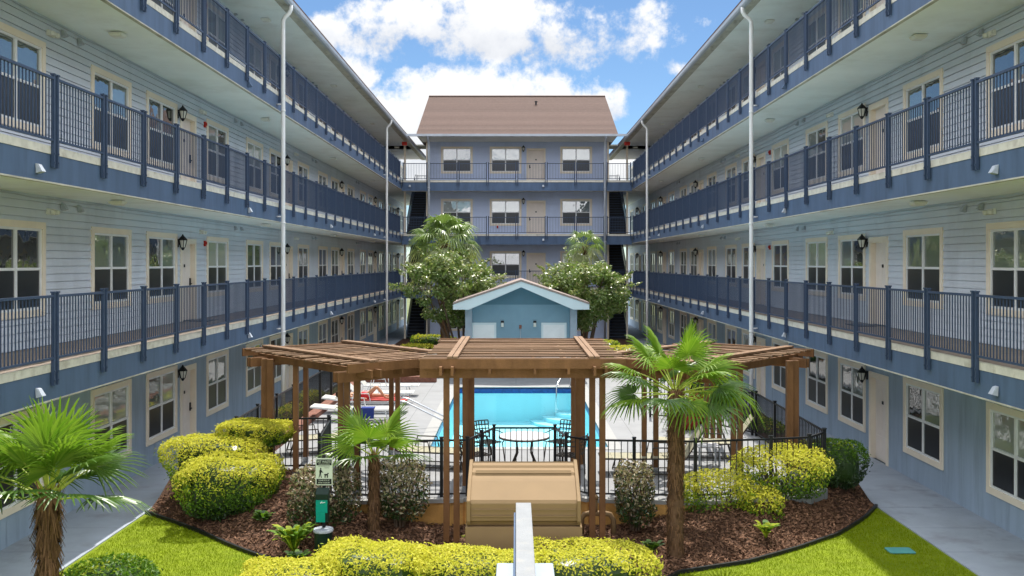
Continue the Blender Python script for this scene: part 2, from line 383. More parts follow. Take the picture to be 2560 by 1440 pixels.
scene.view_settings.exposure = 1.17; scene.view_settings.gamma = 1
scene.cycles.max_bounces = 12; scene.cycles.diffuse_bounces = 8; scene.cycles.transparent_max_bounces = 12

# ------------------------------------------------------------------ building kit
FH = 3.39; LV = [0, 3.43, 6.82, 10.21]; CEIL = [2.91, 6.30, 9.69, 12.86]
def T(ax, s, d0, u, z, ud=1):  # wall frame -> world. ax 'x': wall plane faces courtyard along x (side s); d into building, u along y. ax 'y': wall faces -y
    return (s*(d0), u, z) if ax == 'x' else (u, d0, z)
class WB(MB):
    """mesh builder in wall space: d grows into the building, u runs along the wall"""
    def __init__(s, ax, sg): super().__init__(); s.ax = ax; s.sg = sg
    def wbox(s, d0, d1, u0, u1, z0, z1, mi=0):
        if s.ax == 'x': return s.box(s.sg*d0, s.sg*d1, u0, u1, z0, z1, mi)
        return s.box(u0, u1, d0, d1, z0, z1, mi)
    def wquad(s, d0, d1, u0, u1, z0, z1, mi=0):   # quad facing the court, d0 at z0, d1 at z1
        if s.ax == 'x':
            a = [(s.sg*d0,u0,z0),(s.sg*d0,u1,z0),(s.sg*d1,u1,z1),(s.sg*d1,u0,z1)]
            if s.sg < 0: a.reverse()
            a.reverse()
        else: a = [(u0,d0,z0),(u1,d0,z0),(u1,d1,z1),(u0,d1,z1)]
        return s.quad(*a, mi)
def subtract(u0, u1, holes):
    seg = [(u0,u1)]
    for h0,h1 in sorted(holes):
        seg = [t for a,b in seg for t in ((a,min(b,h0)),(max(a,h1),b)) if t[1]-t[0] > 1e-4]
    return seg
def siding(mb, d, u0, u1, z0, z1, holes, step=.15):
    zs = sorted({z0,z1}|{h for _,_,a,b in holes for h in (a,b) if z0 < h < z1})
    for za,zb in zip(zs,zs[1:]):        # sheathing seen at the bottom of the grooves
        hs = [(a,b) for a,b,h0,h1 in holes if h0 < zb-1e-4 and h1 > za+1e-4]
        for a,b in subtract(u0,u1,hs): mb.wquad(d+.016,d+.016,a,b,za,zb)
    z = z0; g = .011
    while z < z1-1e-3:
        zt = min(z+step, z1)
        cuts = sorted({z+g,zt}|{h for _,_,a,b in holes for h in (a,b) if z+g < h < zt})
        for za,zb in zip(cuts, cuts[1:]):
            hs = [(a,b) for a,b,h0,h1 in holes if h0 < zb-1e-4 and h1 > za+1e-4]
            da = d-.018*(1-(za-z)/step); db = d-.018*(1-(zb-z)/step)
            for a,b in subtract(u0,u1,hs):
                mb.wquad(da,db,a,b,za,zb)
                if za == z+g: mb.wquad(d+.016,da,a,b,z+g+.0005,z+g)
        z = zt
def panels(mb, d, u0, u1, z0, z1, holes, w=1.22):
    edges = [u0]
    while edges[-1]+w < u1: edges.append(edges[-1]+w)
    edges.append(u1)
    zs = sorted({z0,z1}|{h for _,_,a,b in holes for h in (a,b) if z0 < h < z1})
    for e0,e1 in zip(edges,edges[1:]):
        for za,zb in zip(zs,zs[1:]):
            hs = [(a,b) for a,b,h0,h1 in holes if h0 < zb-1e-4 and h1 > za+1e-4]
            for a,b in subtract(e0+.004,e1-.004,hs): mb.wquad(d,d,a,b,za,zb)
WW, W0, W1 = 2.07, .58, 2.33       # window outer width, sill and head heights
DW, DH = 1.0, 2.07
_mc = {}
def win_meshes(ax, s):
    k = ('w',ax,s)
    if k in _mc: return _mc[k]
    h = WW/2; t = .125; H = W1-W0
    tr = WB(ax,s); tr.wbox(-.035,.03,-h,h,H-t,H); tr.wbox(-.035,.03,-h,h,0,t)
    for a in (-1,1): tr.wbox(-.034,.03,min(a*h,a*(h-t)),max(a*h,a*(h-t)),t,H-t)
    i = h-t; z0,z1 = t,H-t; f = .045; zm = (z0+z1)/2
    sa = WB(ax,s)
    sa.wbox(-.012,.05,-i,i,z0,z0+f); sa.wbox(-.012,.05,-i,i,z1-f,z1)
    for a,b in ((-i,-i+f),(i-f,i),(-.035,.035)): sa.wbox(-.0121,.05,a,b,z0+f,z1-f)
    for a,b in ((-i+f,-.035),(.035,i-f)): sa.wbox(-.018,.05,a,b,zm-.025,zm+.025)
    pa = WB(ax,s); sc = WB(ax,s)
    for a,b in ((-i+f,-.035),(.035,i-f)):
        pa.wquad(.022,.022,a,b,zm+.02,z1-f+.005); sc.wquad(.012,.012,a,b,z0+f-.005,zm-.02)
    pv = []
    for q0,q1 in ((0,0),(1,1),(0,1),(2,2),(1,0),(0,2)):
        pb = WB(ax,s)
        for (a,b),mi in zip(((-i+f,-.035),(.035,i-f)),(q0,q1)): pb.wquad(.022,.022,a,b,zm+.02,z1-f+.005,mi)
        pv.append(pb.mesh('window_pane',['pane','pane_dark','pane_blind']))
    _mc[k] = (tr.mesh('window_trim','trim'), sa.mesh('window_sash','vinyl'), pv, sc.mesh('window_screen','screen'))
    return _mc[k]
def window(ax, s, d, u, z, par):
    a = win_meshes(ax,s); loc = T(ax,s,d,u,z)
    w = link('window', a[0], par, loc)
    for n,me in zip(('sash','pane','screen'), a[1:]): link(n, random.choice(me) if n == 'pane' else me, w, loc)
def door_meshes(ax, s, hs):
    k = ('d',ax,s,hs)
    if k in _mc: return _mc[k]
    h = DW/2
    lf = WB(ax,s); lf.wbox(.10,.14,-h,h,0,DH)
    for r0,r1 in ((.22,.62),(.78,1.42),(1.56,1.9)):
        for a in (-1,1):
            c = a*h*.46; lf.wbox(.092,.10,c-.17,c+.17,r0,r1)
    fr = WB(ax,s); t = .12
    fr.wbox(-.034,.02,-h-t,h+t,DH,DH+t+.02)
    for a in (-1,1):
        fr.wbox(-.033,.02,min(a*h,a*(h+t)),max(a*h,a*(h+t)),0,DH)
        fr.wbox(.02,.14,min(a*h,a*(h+.03)),max(a*h,a*(h+.03)),0,DH)
    fr.wbox(.02,.14,-h-.03,h+.03,DH,DH+.03)
    ha = WB(ax,s); y = hs*h*.84
    ha.wbox(.062,.10,y-.03,y+.03,.92,1.14); ha.wbox(.03,.062,y-.09 if hs>0 else y-.02,y+.02 if hs>0 else y+.09,.97,1.0)
    pl = WB(ax,s); pl.wbox(.085,.092,-.05,.05,1.44,1.52)
    _mc[k] = (lf.mesh('door_leaf','door'), fr.mesh('door_frame','trim'), ha.mesh('door_handle','black'), pl.mesh('number_plate','black'))
    return _mc[k]
def door(ax, s, d, u, z, par, hs=1):
    a = door_meshes(ax,s,hs); loc = T(ax,s,d,u,z)
    w = link('door', a[0], par, loc)
    for n,me in zip(('frame','handle','number_plate'), a[1:]): link(n, me, w, loc)
def lantern_meshes(ax, s):
    k = ('l',ax,s)
    if k in _mc: return _mc[k]
    b = WB(ax,s); b.wbox(-.03,0,-.05,.05,-.14,.08); b.wbox(-.12,-.03,-.012,.012,.0,.03)
    c = (s*-.14,0) if ax == 'x' else (0,-.14)
    prof = [(.02,-.22),(.035,-.2),(.06,-.15),(.065,-.145)]
    b.lathe(prof, (c[0],c[1],0), 8); b.lathe([(.125,.04),(.12,.06),(.07,.12),(.03,.16),(.012,.2)], (c[0],c[1],0), 8)
    for i in range(6):
        t = 2*PI*i/6; b.bar((c[0]+.062*math.cos(t),c[1]+.062*math.sin(t),-.15),(c[0]+.11*math.cos(t),c[1]+.11*math.sin(t),.045),.014,.014)
    g = WB(ax,s); g.lathe([(.055,-.145),(.1,.04)], (c[0],c[1],0), 8)
    _mc[k] = (b.mesh('lantern','black'), g.mesh('lantern_glass','bulb'))
    return _mc[k]
def lantern(ax, s, d, u, z, par):
    a = lantern_meshes(ax,s); loc = T(ax,s,d,u,z); l = link('wall_lantern', a[0], par, loc); link('glass', a[1], l, loc)
RL = 1.788
def rail_meshes(ax, s, L):
    k = ('r',ax,s,round(L,3))
    if k in _mc: return _mc[k]
    p = WB(ax,s); p.wbox(-.022,.022,.085,L-.085,1.03,1.07); p.wbox(-.016,.016,.085,L-.085,.07,.105)
    n = max(2,int(round((L-.2)/.098)))
    for i in range(n+1):
        u = .1+(L-.2)*i/n; p.wbox(-.008,.008,u-.008,u+.008,.105,1.03)
    q = WB(ax,s); q.wbox(-.024,.024,-.024,.024,-.34,1.1); q.wbox(-.034,.034,-.034,.034,1.1,1.125)
    for z in (-.12,-.26):
        q.wbox(-.034,-.024,-.014,.014,z-.014,z+.014)
    _mc[k] = (p.mesh('railing','rail'), q.mesh('railing_post','rail'))
    return _mc[k]
def railing(ax, s, d, u, z, L, par):
    a = rail_meshes(ax,s,L); o = link('railing_panel', a[0], par, T(ax,s,d,u,z))
    for uu in (u+.062,u+L-.062): link('post', a[1], o, T(ax,s,d,uu,z))
def clight(par, loc):
    k = 'cl'
    if k not in _mc:
        b = MB(); b.lathe([(.15,0),(.15,-.02),(.13,-.02)],(0,0,0),4); g = MB(); g.lathe([(.20,-.02),(.17,-.07),(.12,-.10)],(0,0,0),4)
        _mc[k] = (b.mesh('fixture','white'), g.mesh('diffuser','bulb'))
    a = _mc[k]; o = link('ceiling_light', a[0], par, loc); o.rotation_euler = (0,0,PI/4); link('diffuser', a[1], o, loc)
def flood_mesh(ax, s, mat_):
    k = ('f',ax,s,mat_)
    if k in _mc: return _mc[k]
    b = WB(ax,s)
    vs = [tuple(.68*q for q in v) for v in [(0,-.08,.12),(0,.08,.12),(-.07,-.07,.10),(-.07,.07,.10),(-.16,-.09,-.06),(-.16,.09,-.06),(-.02,-.09,-.1),(-.02,.09,-.1)]]
    tv = [((s*d,u,z) if ax=='x' else (u,d,z)) for d,u,z in vs]
    b.add(tv, [(0,1,3,2),(2,3,5,4),(4,5,7,6),(6,7,1,0),(0,2,4,6),(1,7,5,3)])
    _mc[k] = b.mesh('flood','%s' % mat_)
    return _mc[k]
def flood(ax, s, d, u, z, par, mat_='white'): link('flood_light', flood_mesh(ax,s,mat_), par, T(ax,s,d,u,z))
def emergency(ax, s, d, u, z, par):
    k = ('e',ax,s)
    if k not in _mc:
        b = WB(ax,s); b.wbox(-.06,0,-.13,.13,-.06,.05)
        for a in (-1,1):
            c = (s*-.1,a*.09,-.02) if ax=='x' else (a*.09,-.1,-.02); b.lathe([(.02,-.05),(.05,-.03),(.055,.03),(.02,.05)],c,8)
        _mc[k] = b.mesh('emergency','bulb')
    link('emergency_light', _mc[k], par, T(ax,s,d,u,z))
def alarm(ax, s, d, u, z, par):
    b = WB(ax,s); b.wbox(d-.05,d,u-.05,u+.05,z-.08,z+.08); b.wbox(d-.08,d-.05,u-.03,u+.03,z-.03,z+.05); b.build('alarm_strobe','red',par)

# ------------------------------------------------------------------ the two long wings
def wing(s, a, aw, eave, wins, doors, r0, label, hside, lamp_off, fl, dsy, name='apartment_wing'):
    o = empty(name, (s*(aw+3),35,0), label, 'apartment building', 'apartment wings round the pool court')
    Y0, Y1 = 7.0, 78; ax = 'x'
    zt = [CEIL[0]+.2, CEIL[1]+.2, CEIL[2]+.2, CEIL[3]+.02]
    for f in range(4):
        z0 = LV[f]; mb = WB(ax,s)
        holes = [(u-WW/2+.05,u+WW/2-.05,z0+W0+.05,z0+W1-.05) for u in wins]+[(u-DW/2-.01,u+DW/2+.01,z0,z0+DH+.01) for u in doors]
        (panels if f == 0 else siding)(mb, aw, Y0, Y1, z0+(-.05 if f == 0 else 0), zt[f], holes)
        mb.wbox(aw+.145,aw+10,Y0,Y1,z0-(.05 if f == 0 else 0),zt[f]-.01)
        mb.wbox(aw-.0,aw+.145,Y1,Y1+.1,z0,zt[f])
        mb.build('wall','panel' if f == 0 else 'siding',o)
        for u in wins: window(ax,s,aw,u,z0+W0,o)
        for u in doors:
            door(ax,s,aw,u,z0+.01,o,hside)
            lantern(ax,s,aw-.002,u+lamp_off,z0+2.12,o)
    for f in (1,2,3):
        z = LV[f]
        MB().box(s*(a+.03),s*(aw-.002),Y0,78,z-.13,z-.004).build('slab','slab',o)
        MB().box(s*(a+.10),s*(aw-.016),Y0,78,z-.004,z).build('walkway_floor','walk',o)
        MB().box(s*(a+.04),s*(a+.12),Y0,60.55,z-.56,z-.13).build('fascia','fascia',o)
        MB().box(s*(a+.12),s*(aw-.002),Y0,78,z-.55,z-.13).build('ceiling','ceiling',o)
        MB().box(s*(a+.03),s*(a+.12),Y0,60.5,z-.585,z-.56).build('drip_edge','soffitedge',o)
        n = int((60.3-r0)/RL)
        for i in range(n): railing(ax,s,a,r0+i*RL,z,RL,o)
        for u in fl: flood(ax,s,a+.035,u,z-.40,o,'fascia' if f == 3 else 'gutter')
    # roof
    mb = WB(ax,s); e = eave
    mb.wbox(e+.42,aw+.1,Y0,73,12.86,12.9); mb.build('soffit','ceiling',o)
    MB().box(s*(e+.14),s*(e+.42),Y0,73,12.80,12.88).build('soffit_vent_strip','soffitedge',o)
    g = MB(); x = [e, e+.02, e+.14, e+.14]
    prof = [(e,12.93),(e+.01,12.83),(e+.05,12.78),(e+.14,12.78),(e+.14,12.93),(e+.12,12.93),(e+.12,12.82),(e+.03,12.82),(e+.02,12.93)]
    n = len(prof); vs = [(s*d,Y0,z) for d,z in prof]+[(s*d,73,z) for d,z in prof]
    g.add(vs,[(i,(i+1)%n,n+(i+1)%n,n+i) for i in range(n)]); g.build('gutter','gutter',o)
    rf = MB(); rd = aw+5; rz = 12.93+(rd-e)*.5
    for (d0,za,d1,zb) in ((e+.05,12.93,rd,rz),(rd,rz,2*rd-e,12.93)):
        vs = [(s*d0,Y0-.5,za),(s*d1,Y0-.5,zb),(s*d1,73,zb),(s*d0,73,za)]
        vs += [(x_,y_,z_+.12) for x_,y_,z_ in vs]
        rf.add(vs,[(0,1,2,3),(4,5,6,7),(0,1,5,4),(1,2,6,5),(2,3,7,6),(3,0,4,7)])
    rf.build('roof','shingle',o)
    for y in dsy:
        d = a-.15
        p = [(s*(e+.07),y,12.8),(s*(e+.07),y,12.66),(s*(e+.12),y,12.56),(s*(d-.06),y,12.44),(s*d,y,12.34),(s*d,y,12.0),(s*d,y,3.0),(s*d,y,.02)]
        t = MB().tube(p,.062,10)
        for z in (2.9,6.2,9.6): t.lathe([(.07,-.03),(.07,.03)],(s*d,y,z),10); 
        for z in (3.0,6.4,9.8): t.box(s*(d+.05),s*(a+.04),y-.02,y+.02,z-.02,z+.02)
        t.build('downspout','white',o,smooth=True)
    yy = fl[0]+4.9
    mid = (a+aw)/2
    for f in range(4):
        y = yy-11.5
        while y < 60:
            if y > Y0: clight(o,(s*mid,y,CEIL[f]-.04 if f < 3 else 12.86))
            y += 11.5
    return o
WIN_L = [9.58+11.5*0+u for u in (3.04,)]
def pat(offs, lo, hi, per):
    r = []
    for k in range(-2,6):
        for q in offs:
            if lo < q+per*k < hi: r.append(q+per*k)
    return sorted(r)
HL = WW/2
winL = pat((20.08+HL, 23.08+HL, 27.57+HL), 11, 76, 11.53)
doorL = pat((26.03,), 12, 76, 11.53)
winR = pat((20.43+HL, 24.97+HL, 28.0+HL), 11, 76, 11.55)
doorR = pat((24.06,), 12, 76, 11.55)
left = wing(-1, 7.2, 8.9, 6.75, winL, doorL, 15.0-3*RL, 'long grey blue apartment wing on the left, with a sunlit sidewalk edge', 1, -.80, [14.5+11.45*k for k in range(4)], [29.07,52.4])
right = wing(1, 7.33, 9.1, 6.85, winR, doorR, 15.33-3*RL, 'long grey blue apartment wing on the right, half its lawn side walkway in shade', -1, .80, [14.7+11.5*k for k in range(4)], [29.3,52.6])
for s,o,aw,ys,ye,ya in ((-1,left,8.9,(18.8,19.5),27.07,27.37),(1,right,9.1,(18.7,19.4),27.6,34.3)):
    for f in (1,2,3):
        z = LV[f]
        for k in range(-1,4):
            for y in ys:
                if 10 < y+11.5*k < 60: flood('x',s,aw-.01,y+11.5*k,z+2.66,o,'gutter')
        emergency('x',s,aw-.01,ye,z+2.44,o); emergency('x',s,aw-.01,ye+11.5,z+2.55,o)
        emergency('x',s,aw-.01,18.3,z+2.55,o)
        alarm('x',s,aw-.01,ya,z+2.12,o)
        cd = WB('x',s); pts = [(s*(aw-.03),y,z+2.80+.012*math.sin(y*3.1)-.02*abs(math.sin(y*.6))) for y in np.arange(10,60,.7)]
        cd.tube(pts,.012,5); cd.build('cable','gutter',o)
    ex = MB(); ex.box(s*6.9-.02+0,s*6.9+.34*s,60.9,60.98,12.45,12.68).build('exit_sign','red',o)
    MB().box(s*7.55,s*7.85,62.0,62.08,12.4,12.5).build('emergency_light','slab',o)

# ------------------------------------------------------------------ end building
eb = empty('apartment_block',(.1,66,0),'four storey apartment block with brown shingle roof closing the far end of the court','apartment building')
EY = 62.3; X0,X1 = -5.77,5.97
ewin = [-3.84,-.675,3.9]; edoor = [1.3]
for f in range(4):
    z0 = LV[f]; mb = WB('y',1)
    holes = [(u-WW/2+.05,u+WW/2-.05,z0+W0+.05,z0+W1-.05) for u in ewin]+[(u-DW/2-.01,u+DW/2+.01,z0,z0+DH+.01) for u in edoor]
    siding(mb,EY,X0,X1,z0,CEIL[f]+.15,holes); mb.wbox(EY+.145,EY+13,X0,X1,z0,CEIL[f]+.15)
    for a in (X0,X1): mb.wbox(EY-.03,EY+.145,a-.06,a+.06,z0,CEIL[f]+.15,1)
    mb.build('wall',['siding2','trim'],eb)
    for u in ewin: window('y',1,EY,u,z0+W0,eb)
    for u in edoor: door('y',1,EY,u,z0+.01,eb,-1); lantern('y',1,EY-.002,u-.82,z0+2.2,eb)
    if f:
        MB().box(-7.22,7.35,60.53,EY,z0-.13,z0-.004).build('slab','slab',eb)
        MB().box(-7.1,7.2,60.62,EY-.02,z0-.004,z0).build('walkway_floor','walk',eb)
        MB().box(-7.2,7.33,60.56,60.64,z0-.67,z0-.13).build('fascia','fascia',eb)
        MB().box(-7.2,7.33,60.64,EY-.02,z0-.6,z0-.13).build('ceiling','ceiling',eb)
        xs = [-5.5+1.85*i for i in range(6)]
        for x in xs: railing('y',1,60.5,x,z0,1.85,eb)
        railing('y',1,60.5,-7.18,z0,1.62,eb); railing('y',1,60.5,5.68,z0,1.6,eb)
        for x in (-6.7,1.72): flood('y',1,60.55,x,z0-.38,eb,'gutter')
        alarm('y',1,EY-.01,-1.2,z0+.5,eb) if f == 2 else None
# roof: gable, ridge across the court
rf = MB()
for (y0,z0,y1,z1) in ((59.6,12.97,68.4,16.85),(68.4,16.85,77.2,12.97)):
    nrow = 34
    for i in range(nrow):          # courses of shingles, each lapping the one below
        ta,tb = i/nrow,(i+1)/nrow
        if y0 > 60: ta,tb = tb,ta
        rf.quad((-6.2,y0+(y1-y0)*ta,z0+(z1-z0)*ta+.02),(6.35,y0+(y1-y0)*ta,z0+(z1-z0)*ta+.02),(6.35,y0+(y1-y0)*tb,z0+(z1-z0)*tb),(-6.2,y0+(y1-y0)*tb,z0+(z1-z0)*tb))
        if y0 < 60: rf.quad((-6.2,y0+(y1-y0)*ta,z0+(z1-z0)*ta),(6.35,y0+(y1-y0)*ta,z0+(z1-z0)*ta),(6.35,y0+(y1-y0)*ta,z0+(z1-z0)*ta+.02),(-6.2,y0+(y1-y0)*ta,z0+(z1-z0)*ta+.02))
rf.prismx([(59.65,12.9),(59.65,12.965),(68.4,16.83),(77.2,12.965),(77.2,12.9)],-6.18,6.33)
rf.build('roof','shingle',eb)
MB().prismx([(68.2,16.84),(68.4,16.93),(68.6,16.84)],-6.2,6.35).build('ridge_cap','shingle',eb)
vp = MB(); c = P(1340,272,66.2); vp.tube([c,(c.x,c.y,c.z+.45)],.06,8); vp.tube([(c.x,c.y,c.z+.45),(c.x,c.y,c.z+.53)],.1,8); vp.box(c.x-.12,c.x+.12,c.y-.12,c.y+.12,c.z-.06,c.z+.03); vp.build('vent_pipe','black',eb)
MB().box(-6.1,6.25,59.75,EY+.1,12.84,12.9).build('soffit','ceiling',eb)
MB().box(-7.1,7.25,59.55,59.7,12.86,13.0).build('gutter','gutter',eb)
for x in (-5.49,5.6):
    t = MB().tube([(x,59.66,12.9),(x,59.75,12.75),(x,60.35,12.5),(x,60.4,12.3),(x,60.4,.02)],.075,10)
    for z in (3,6.3,9.7): t.lathe([(.085,-.04),(.085,.04)],(x,60.4,z),10)
    t.build('downspout','gutter',eb,smooth=True)
# stairs in the two gaps
for s,xa,xb in ((-1,-7.15,-5.95),(1,6.1,7.3)):
    for f in range(3):
        z0,z1 = LV[f],LV[f+1]; st = MB(); n = 18; ya,yb = 62.6,67.8
        for i in range(n):
            y = ya+(yb-ya)*i/n; z = z0+(z1-z0)*(i+1)/n
            st.box(xa,xb,y,y+(yb-ya)/n+.01,z-.19,z); st.box(xa,xb,y-.015,y+.04,z-.03,z+.004,1)
        st.build('staircase',['darkstair','rail'],eb)
        hr = MB()
        for xx in (xa+.04,xb-.04):
            hr.bar((xx,ya,z0+1.0),(xx,yb,z1+1.0),.05,.05); hr.bar((xx,ya,z0+.15),(xx,yb,z1+.15),.03,.03)
            for i in range(26):
                t = (i+.5)/26; y = ya+(yb-ya)*t; z = z0+(z1-z0)*t; hr.bar((xx,y,z+.15),(xx,y,z+1.0),.018,.018)
        hr.build('stair_rail','rail',eb)
        MB().box(xa,xb,67.8,69.2,z1-.2,z1).build('landing','slab',eb)
        railing('y',1,69.1,xa-.05,z1,1.3,eb)
    MB().box(min(s*5.95,s*9.2),max(s*5.95,s*9.2),64.5,66.4,12.86,12.95).build('breezeway_ceiling','soffitedge',eb)
    pc = MB(); pc.box(s*7.22-.06,s*7.22+.06,62.35,62.47,0,12.86); pc.build('breezeway_post','trim',eb)

# ------------------------------------------------------------------ ground and paving
def struct(mb, name, m_, kind='structure', **k): return tag(mb.build(name, m_, **k), kind=kind)
gd = MB(); gx = (-600,-2.3,2.45,600); gy = (-200,23.2,34.9,1500)
for i in range(3):
    for j in range(3):
        if (i,j) != (1,1): gd.quad((gx[i],gy[j],-.06),(gx[i+1],gy[j],-.06),(gx[i+1],gy[j+1],-.06),(gx[i],gy[j+1],-.06))
struct(gd,'ground','earth')
struct(MB().box(-8.9,-7.36,3,90,-.05,.03),'sidewalk','sidewalk')
struct(MB().box(7.36,9.1,3,90,-.05,.03),'sidewalk','sidewalk')
FRONT = [(-7.36,19.1),(-6.5,18.35),(-5.78,17.67),(-5.1,16.95),(-4.42,16.3),(-3.88,15.94),(-2.5,14.9),(-1.2,13.6),(0,13.2),(1.4,13.8),(2.63,15.4),(3.9,15.96),(4.9,16.7),(5.94,17.6),(6.8,18.7),(7.36,19.6)]
BACK = [(-7.36,33),(-6.15,33),(-6.14,20.7),(-4.05,20.85),(-3.87,18.7),(-3.3,18.15),(-1.0,18.3),(-.45,19.6),(.8,19.6),(1.0,18.7),(1.4,18.3),(3.4,18.1),(4.9,18.35),(5.7,18.55),(6.2,19.1),(6.29,20),(6.3,33),(7.36,33)]
fx,fy = zip(*FRONT); bx_,by_ = zip(*BACK)
def front(x): return float(np.interp(x,fx,fy))
def backf(x): return float(np.interp(x,bx_,by_))
def sst(t): t = min(1,max(0,t)); return t*t*(3-2*t)
def bedz(x, y):
    d = y-front(x)
    return .035+.46*sst(d/1.9)*sst((abs(x-.1)-1.2)/3.2)+.03*math.sin(x*2.3)*math.sin(y*1.9)*sst(d/1.0)
struct(MB().quad((-7.37,3,.012),(7.37,3,.012),(7.37,20.5,.012),(-7.37,20.5,.012)),'lawn','lawn')
mb = MB(); nx,ny = 150,40
for i in range(nx+1):
    x = -7.355+14.71*i/nx
    for j in range(ny+1):
        t = (j/ny)**1.3; y = front(x)+(backf(x)-front(x))*t
        mb.v.append((x,y,bedz(x,y)+random.uniform(-.012,.012)))
for i in range(nx):
    for j in range(ny):
        a = i*(ny+1)+j; mb.f.append((a,a+ny+1,a+ny+2,a+1)); mb.m.append(0)
struct(mb,'mulch_bed','mulch')
# loose chips over the bed
n = 30000; X = rng.uniform(-7.3,7.3,n*2); keepx = []; pts = []
for x in X:
    f0 = front(x); b0 = min(backf(x),23)
    y = f0+.03+(b0-f0-.05)*rng.uniform()**1.1
    pts.append((x,y,bedz(x,y)+rng.uniform(0,.03)))
    if len(pts) >= n: break
pts = np.array(pts); mb = MB(); leaves(mb,pts,np.tile([0,0,1.],(len(pts),1)),.085,0,.32,.45,.6)
struct(mb,'bark_mulch','chip',kind='stuff')
# turf blades in front
n = 75000; pts = []
while len(pts) < n:
    x = rng.uniform(-7.3,7.3); y = rng.uniform(12.6,19.4)
    if y < front(x)-.03 and abs(x) < .56*y: pts.append((x,y,.012))
pts = np.array(pts); t = rng.uniform(0,2*PI,n); h = rng.uniform(.018,.035,n); w = .004
dx = np.stack([np.cos(t)*w,np.sin(t)*w,np.zeros(n)],1); up = np.stack([rng.normal(0,.008,n),rng.normal(0,.008,n),h],1)
V = np.stack([pts-dx,pts+dx,pts+dx*.3+up,pts-dx*.3+up],1).reshape(-1,3)
mb = MB().arr(V,np.arange(4*n).reshape(-1,4)); struct(mb,'grass','blade',kind='stuff')
# black edging along the bed
ed = MB(); pl = [(x,y) for x,y in FRONT]
fine = [(x,front(x)) for x in np.linspace(-7.36,7.36,60)]
for (a,b),(c,d) in zip(fine,fine[1:]): ed.bar((a,b,.03),(c,d,.03),.05,.09)
tag(ed.build('garden_edging','black'),'low black edging strip curving between the lawn and the mulch bed','edging')

# deck with pool
DZ = .5; PX0,PX1,PY0,PY1 = -2.1,2.25,23.4,34.7; DB = 44
fl_ = [(x,y) for x,y in BACK[2:16]]
dk = MB()
# front piece, sides, back
poly = [(-6.14,PY0)]+[(x,y+.0) for x,y in fl_]+[(6.29,PY0)]
dk.poly([(x,y,DZ) for x,y in poly])
dk.quad((-6.14,PY0,DZ),(PX0,PY0,DZ),(PX0,PY1,DZ),(-6.14,PY1,DZ)); dk.quad((PX1,PY0,DZ),(6.29,PY0,DZ),(6.29,PY1,DZ),(PX1,PY1,DZ))
dk.quad((-6.14,PY1,DZ),(6.29,PY1,DZ),(6.29,DB,DZ),(-6.14,DB,DZ))
for (a,b),(c,d) in zip([(-6.14,DB)]+poly,poly+[(6.29,DB)]):
    dk.quad((a,b,-.05),(c,d,-.05),(c,d,DZ),(a,b,DZ))
struct(dk,'pool_deck','concrete')
cp = MB(); w = .32
for x0,x1,y0,y1 in ((PX0-w,PX1+w,PY0-w,PY0),(PX0-w,PX1+w,PY1,PY1+w),(PX0-w,PX0,PY0,PY1),(PX1,PX1+w,PY0,PY1)): cp.box(x0,x1,y0,y1,DZ-.05,DZ+.012)
struct(cp,'pool_coping','coping')
bs = MB(); zb = -.75
bs.quad((PX0,PY0,zb),(PX1,PY0,zb),(PX1,PY1,zb),(PX0,PY1,zb))
for p,q in (((PX0,PY0),(PX1,PY0)),((PX1,PY0),(PX1,PY1)),((PX1,PY1),(PX0,PY1)),((PX0,PY1),(PX0,PY0))):
    bs.quad((p[0],p[1],zb),(q[0],q[1],zb),(q[0],q[1],.28),(p[0],p[1],.28)); bs.quad((p[0],p[1],.28),(q[0],q[1],.28),(q[0],q[1],DZ-.02),(p[0],p[1],DZ-.02),1)
for i,rr in enumerate((1.7,1.25,.8)):   # rounded corner steps
    c = (PX1-.05,PY1-.05); pp = [c]+[(c[0]-rr*math.cos(t),c[1]-rr*math.sin(t)) for t in np.linspace(0,PI/2,12)]
    bs.prism(pp,zb,-.66+.14*i)
struct(bs,'pool_basin',['pool','tile'])
struct(MB().quad((PX0,PY0,.36),(PX1,PY0,.36),(PX1,PY1,.36),(PX0,PY1,.36)),'water','water')

# retaining wall under the front of the deck
rw = MB(); rp = [(-3.9,18.62),(-3.3,18.07),(-1.0,18.22),(-.45,19.52),(.8,19.52),(1.0,18.62),(1.4,18.22),(3.4,18.02),(4.9,18.27),(4.95,18.3)]
for (a,b),(c,d) in zip(rp,rp[1:]): rw.bar((a,b,.22),(c,d,.22),.12,.5)
for (a,b),(c,d) in zip(rp,rp[1:]): rw.bar((a,b,.505),(c,d,.505),.2,.07,1)
tag(rw.build('retaining_wall',['wall_tan','coping']),'stained orange tan stucco retaining wall along the front of the pool deck','wall')
bb = MB(); bb.box(-6.1,-3.0,36.1,36.4,DZ,DZ+.22); bb.box(-6.05,-5.75,21,36.1,DZ,DZ+.14)
tag(bb.build('brick_border','brick'),'low red brick border round the planting strip left of the pool','border')

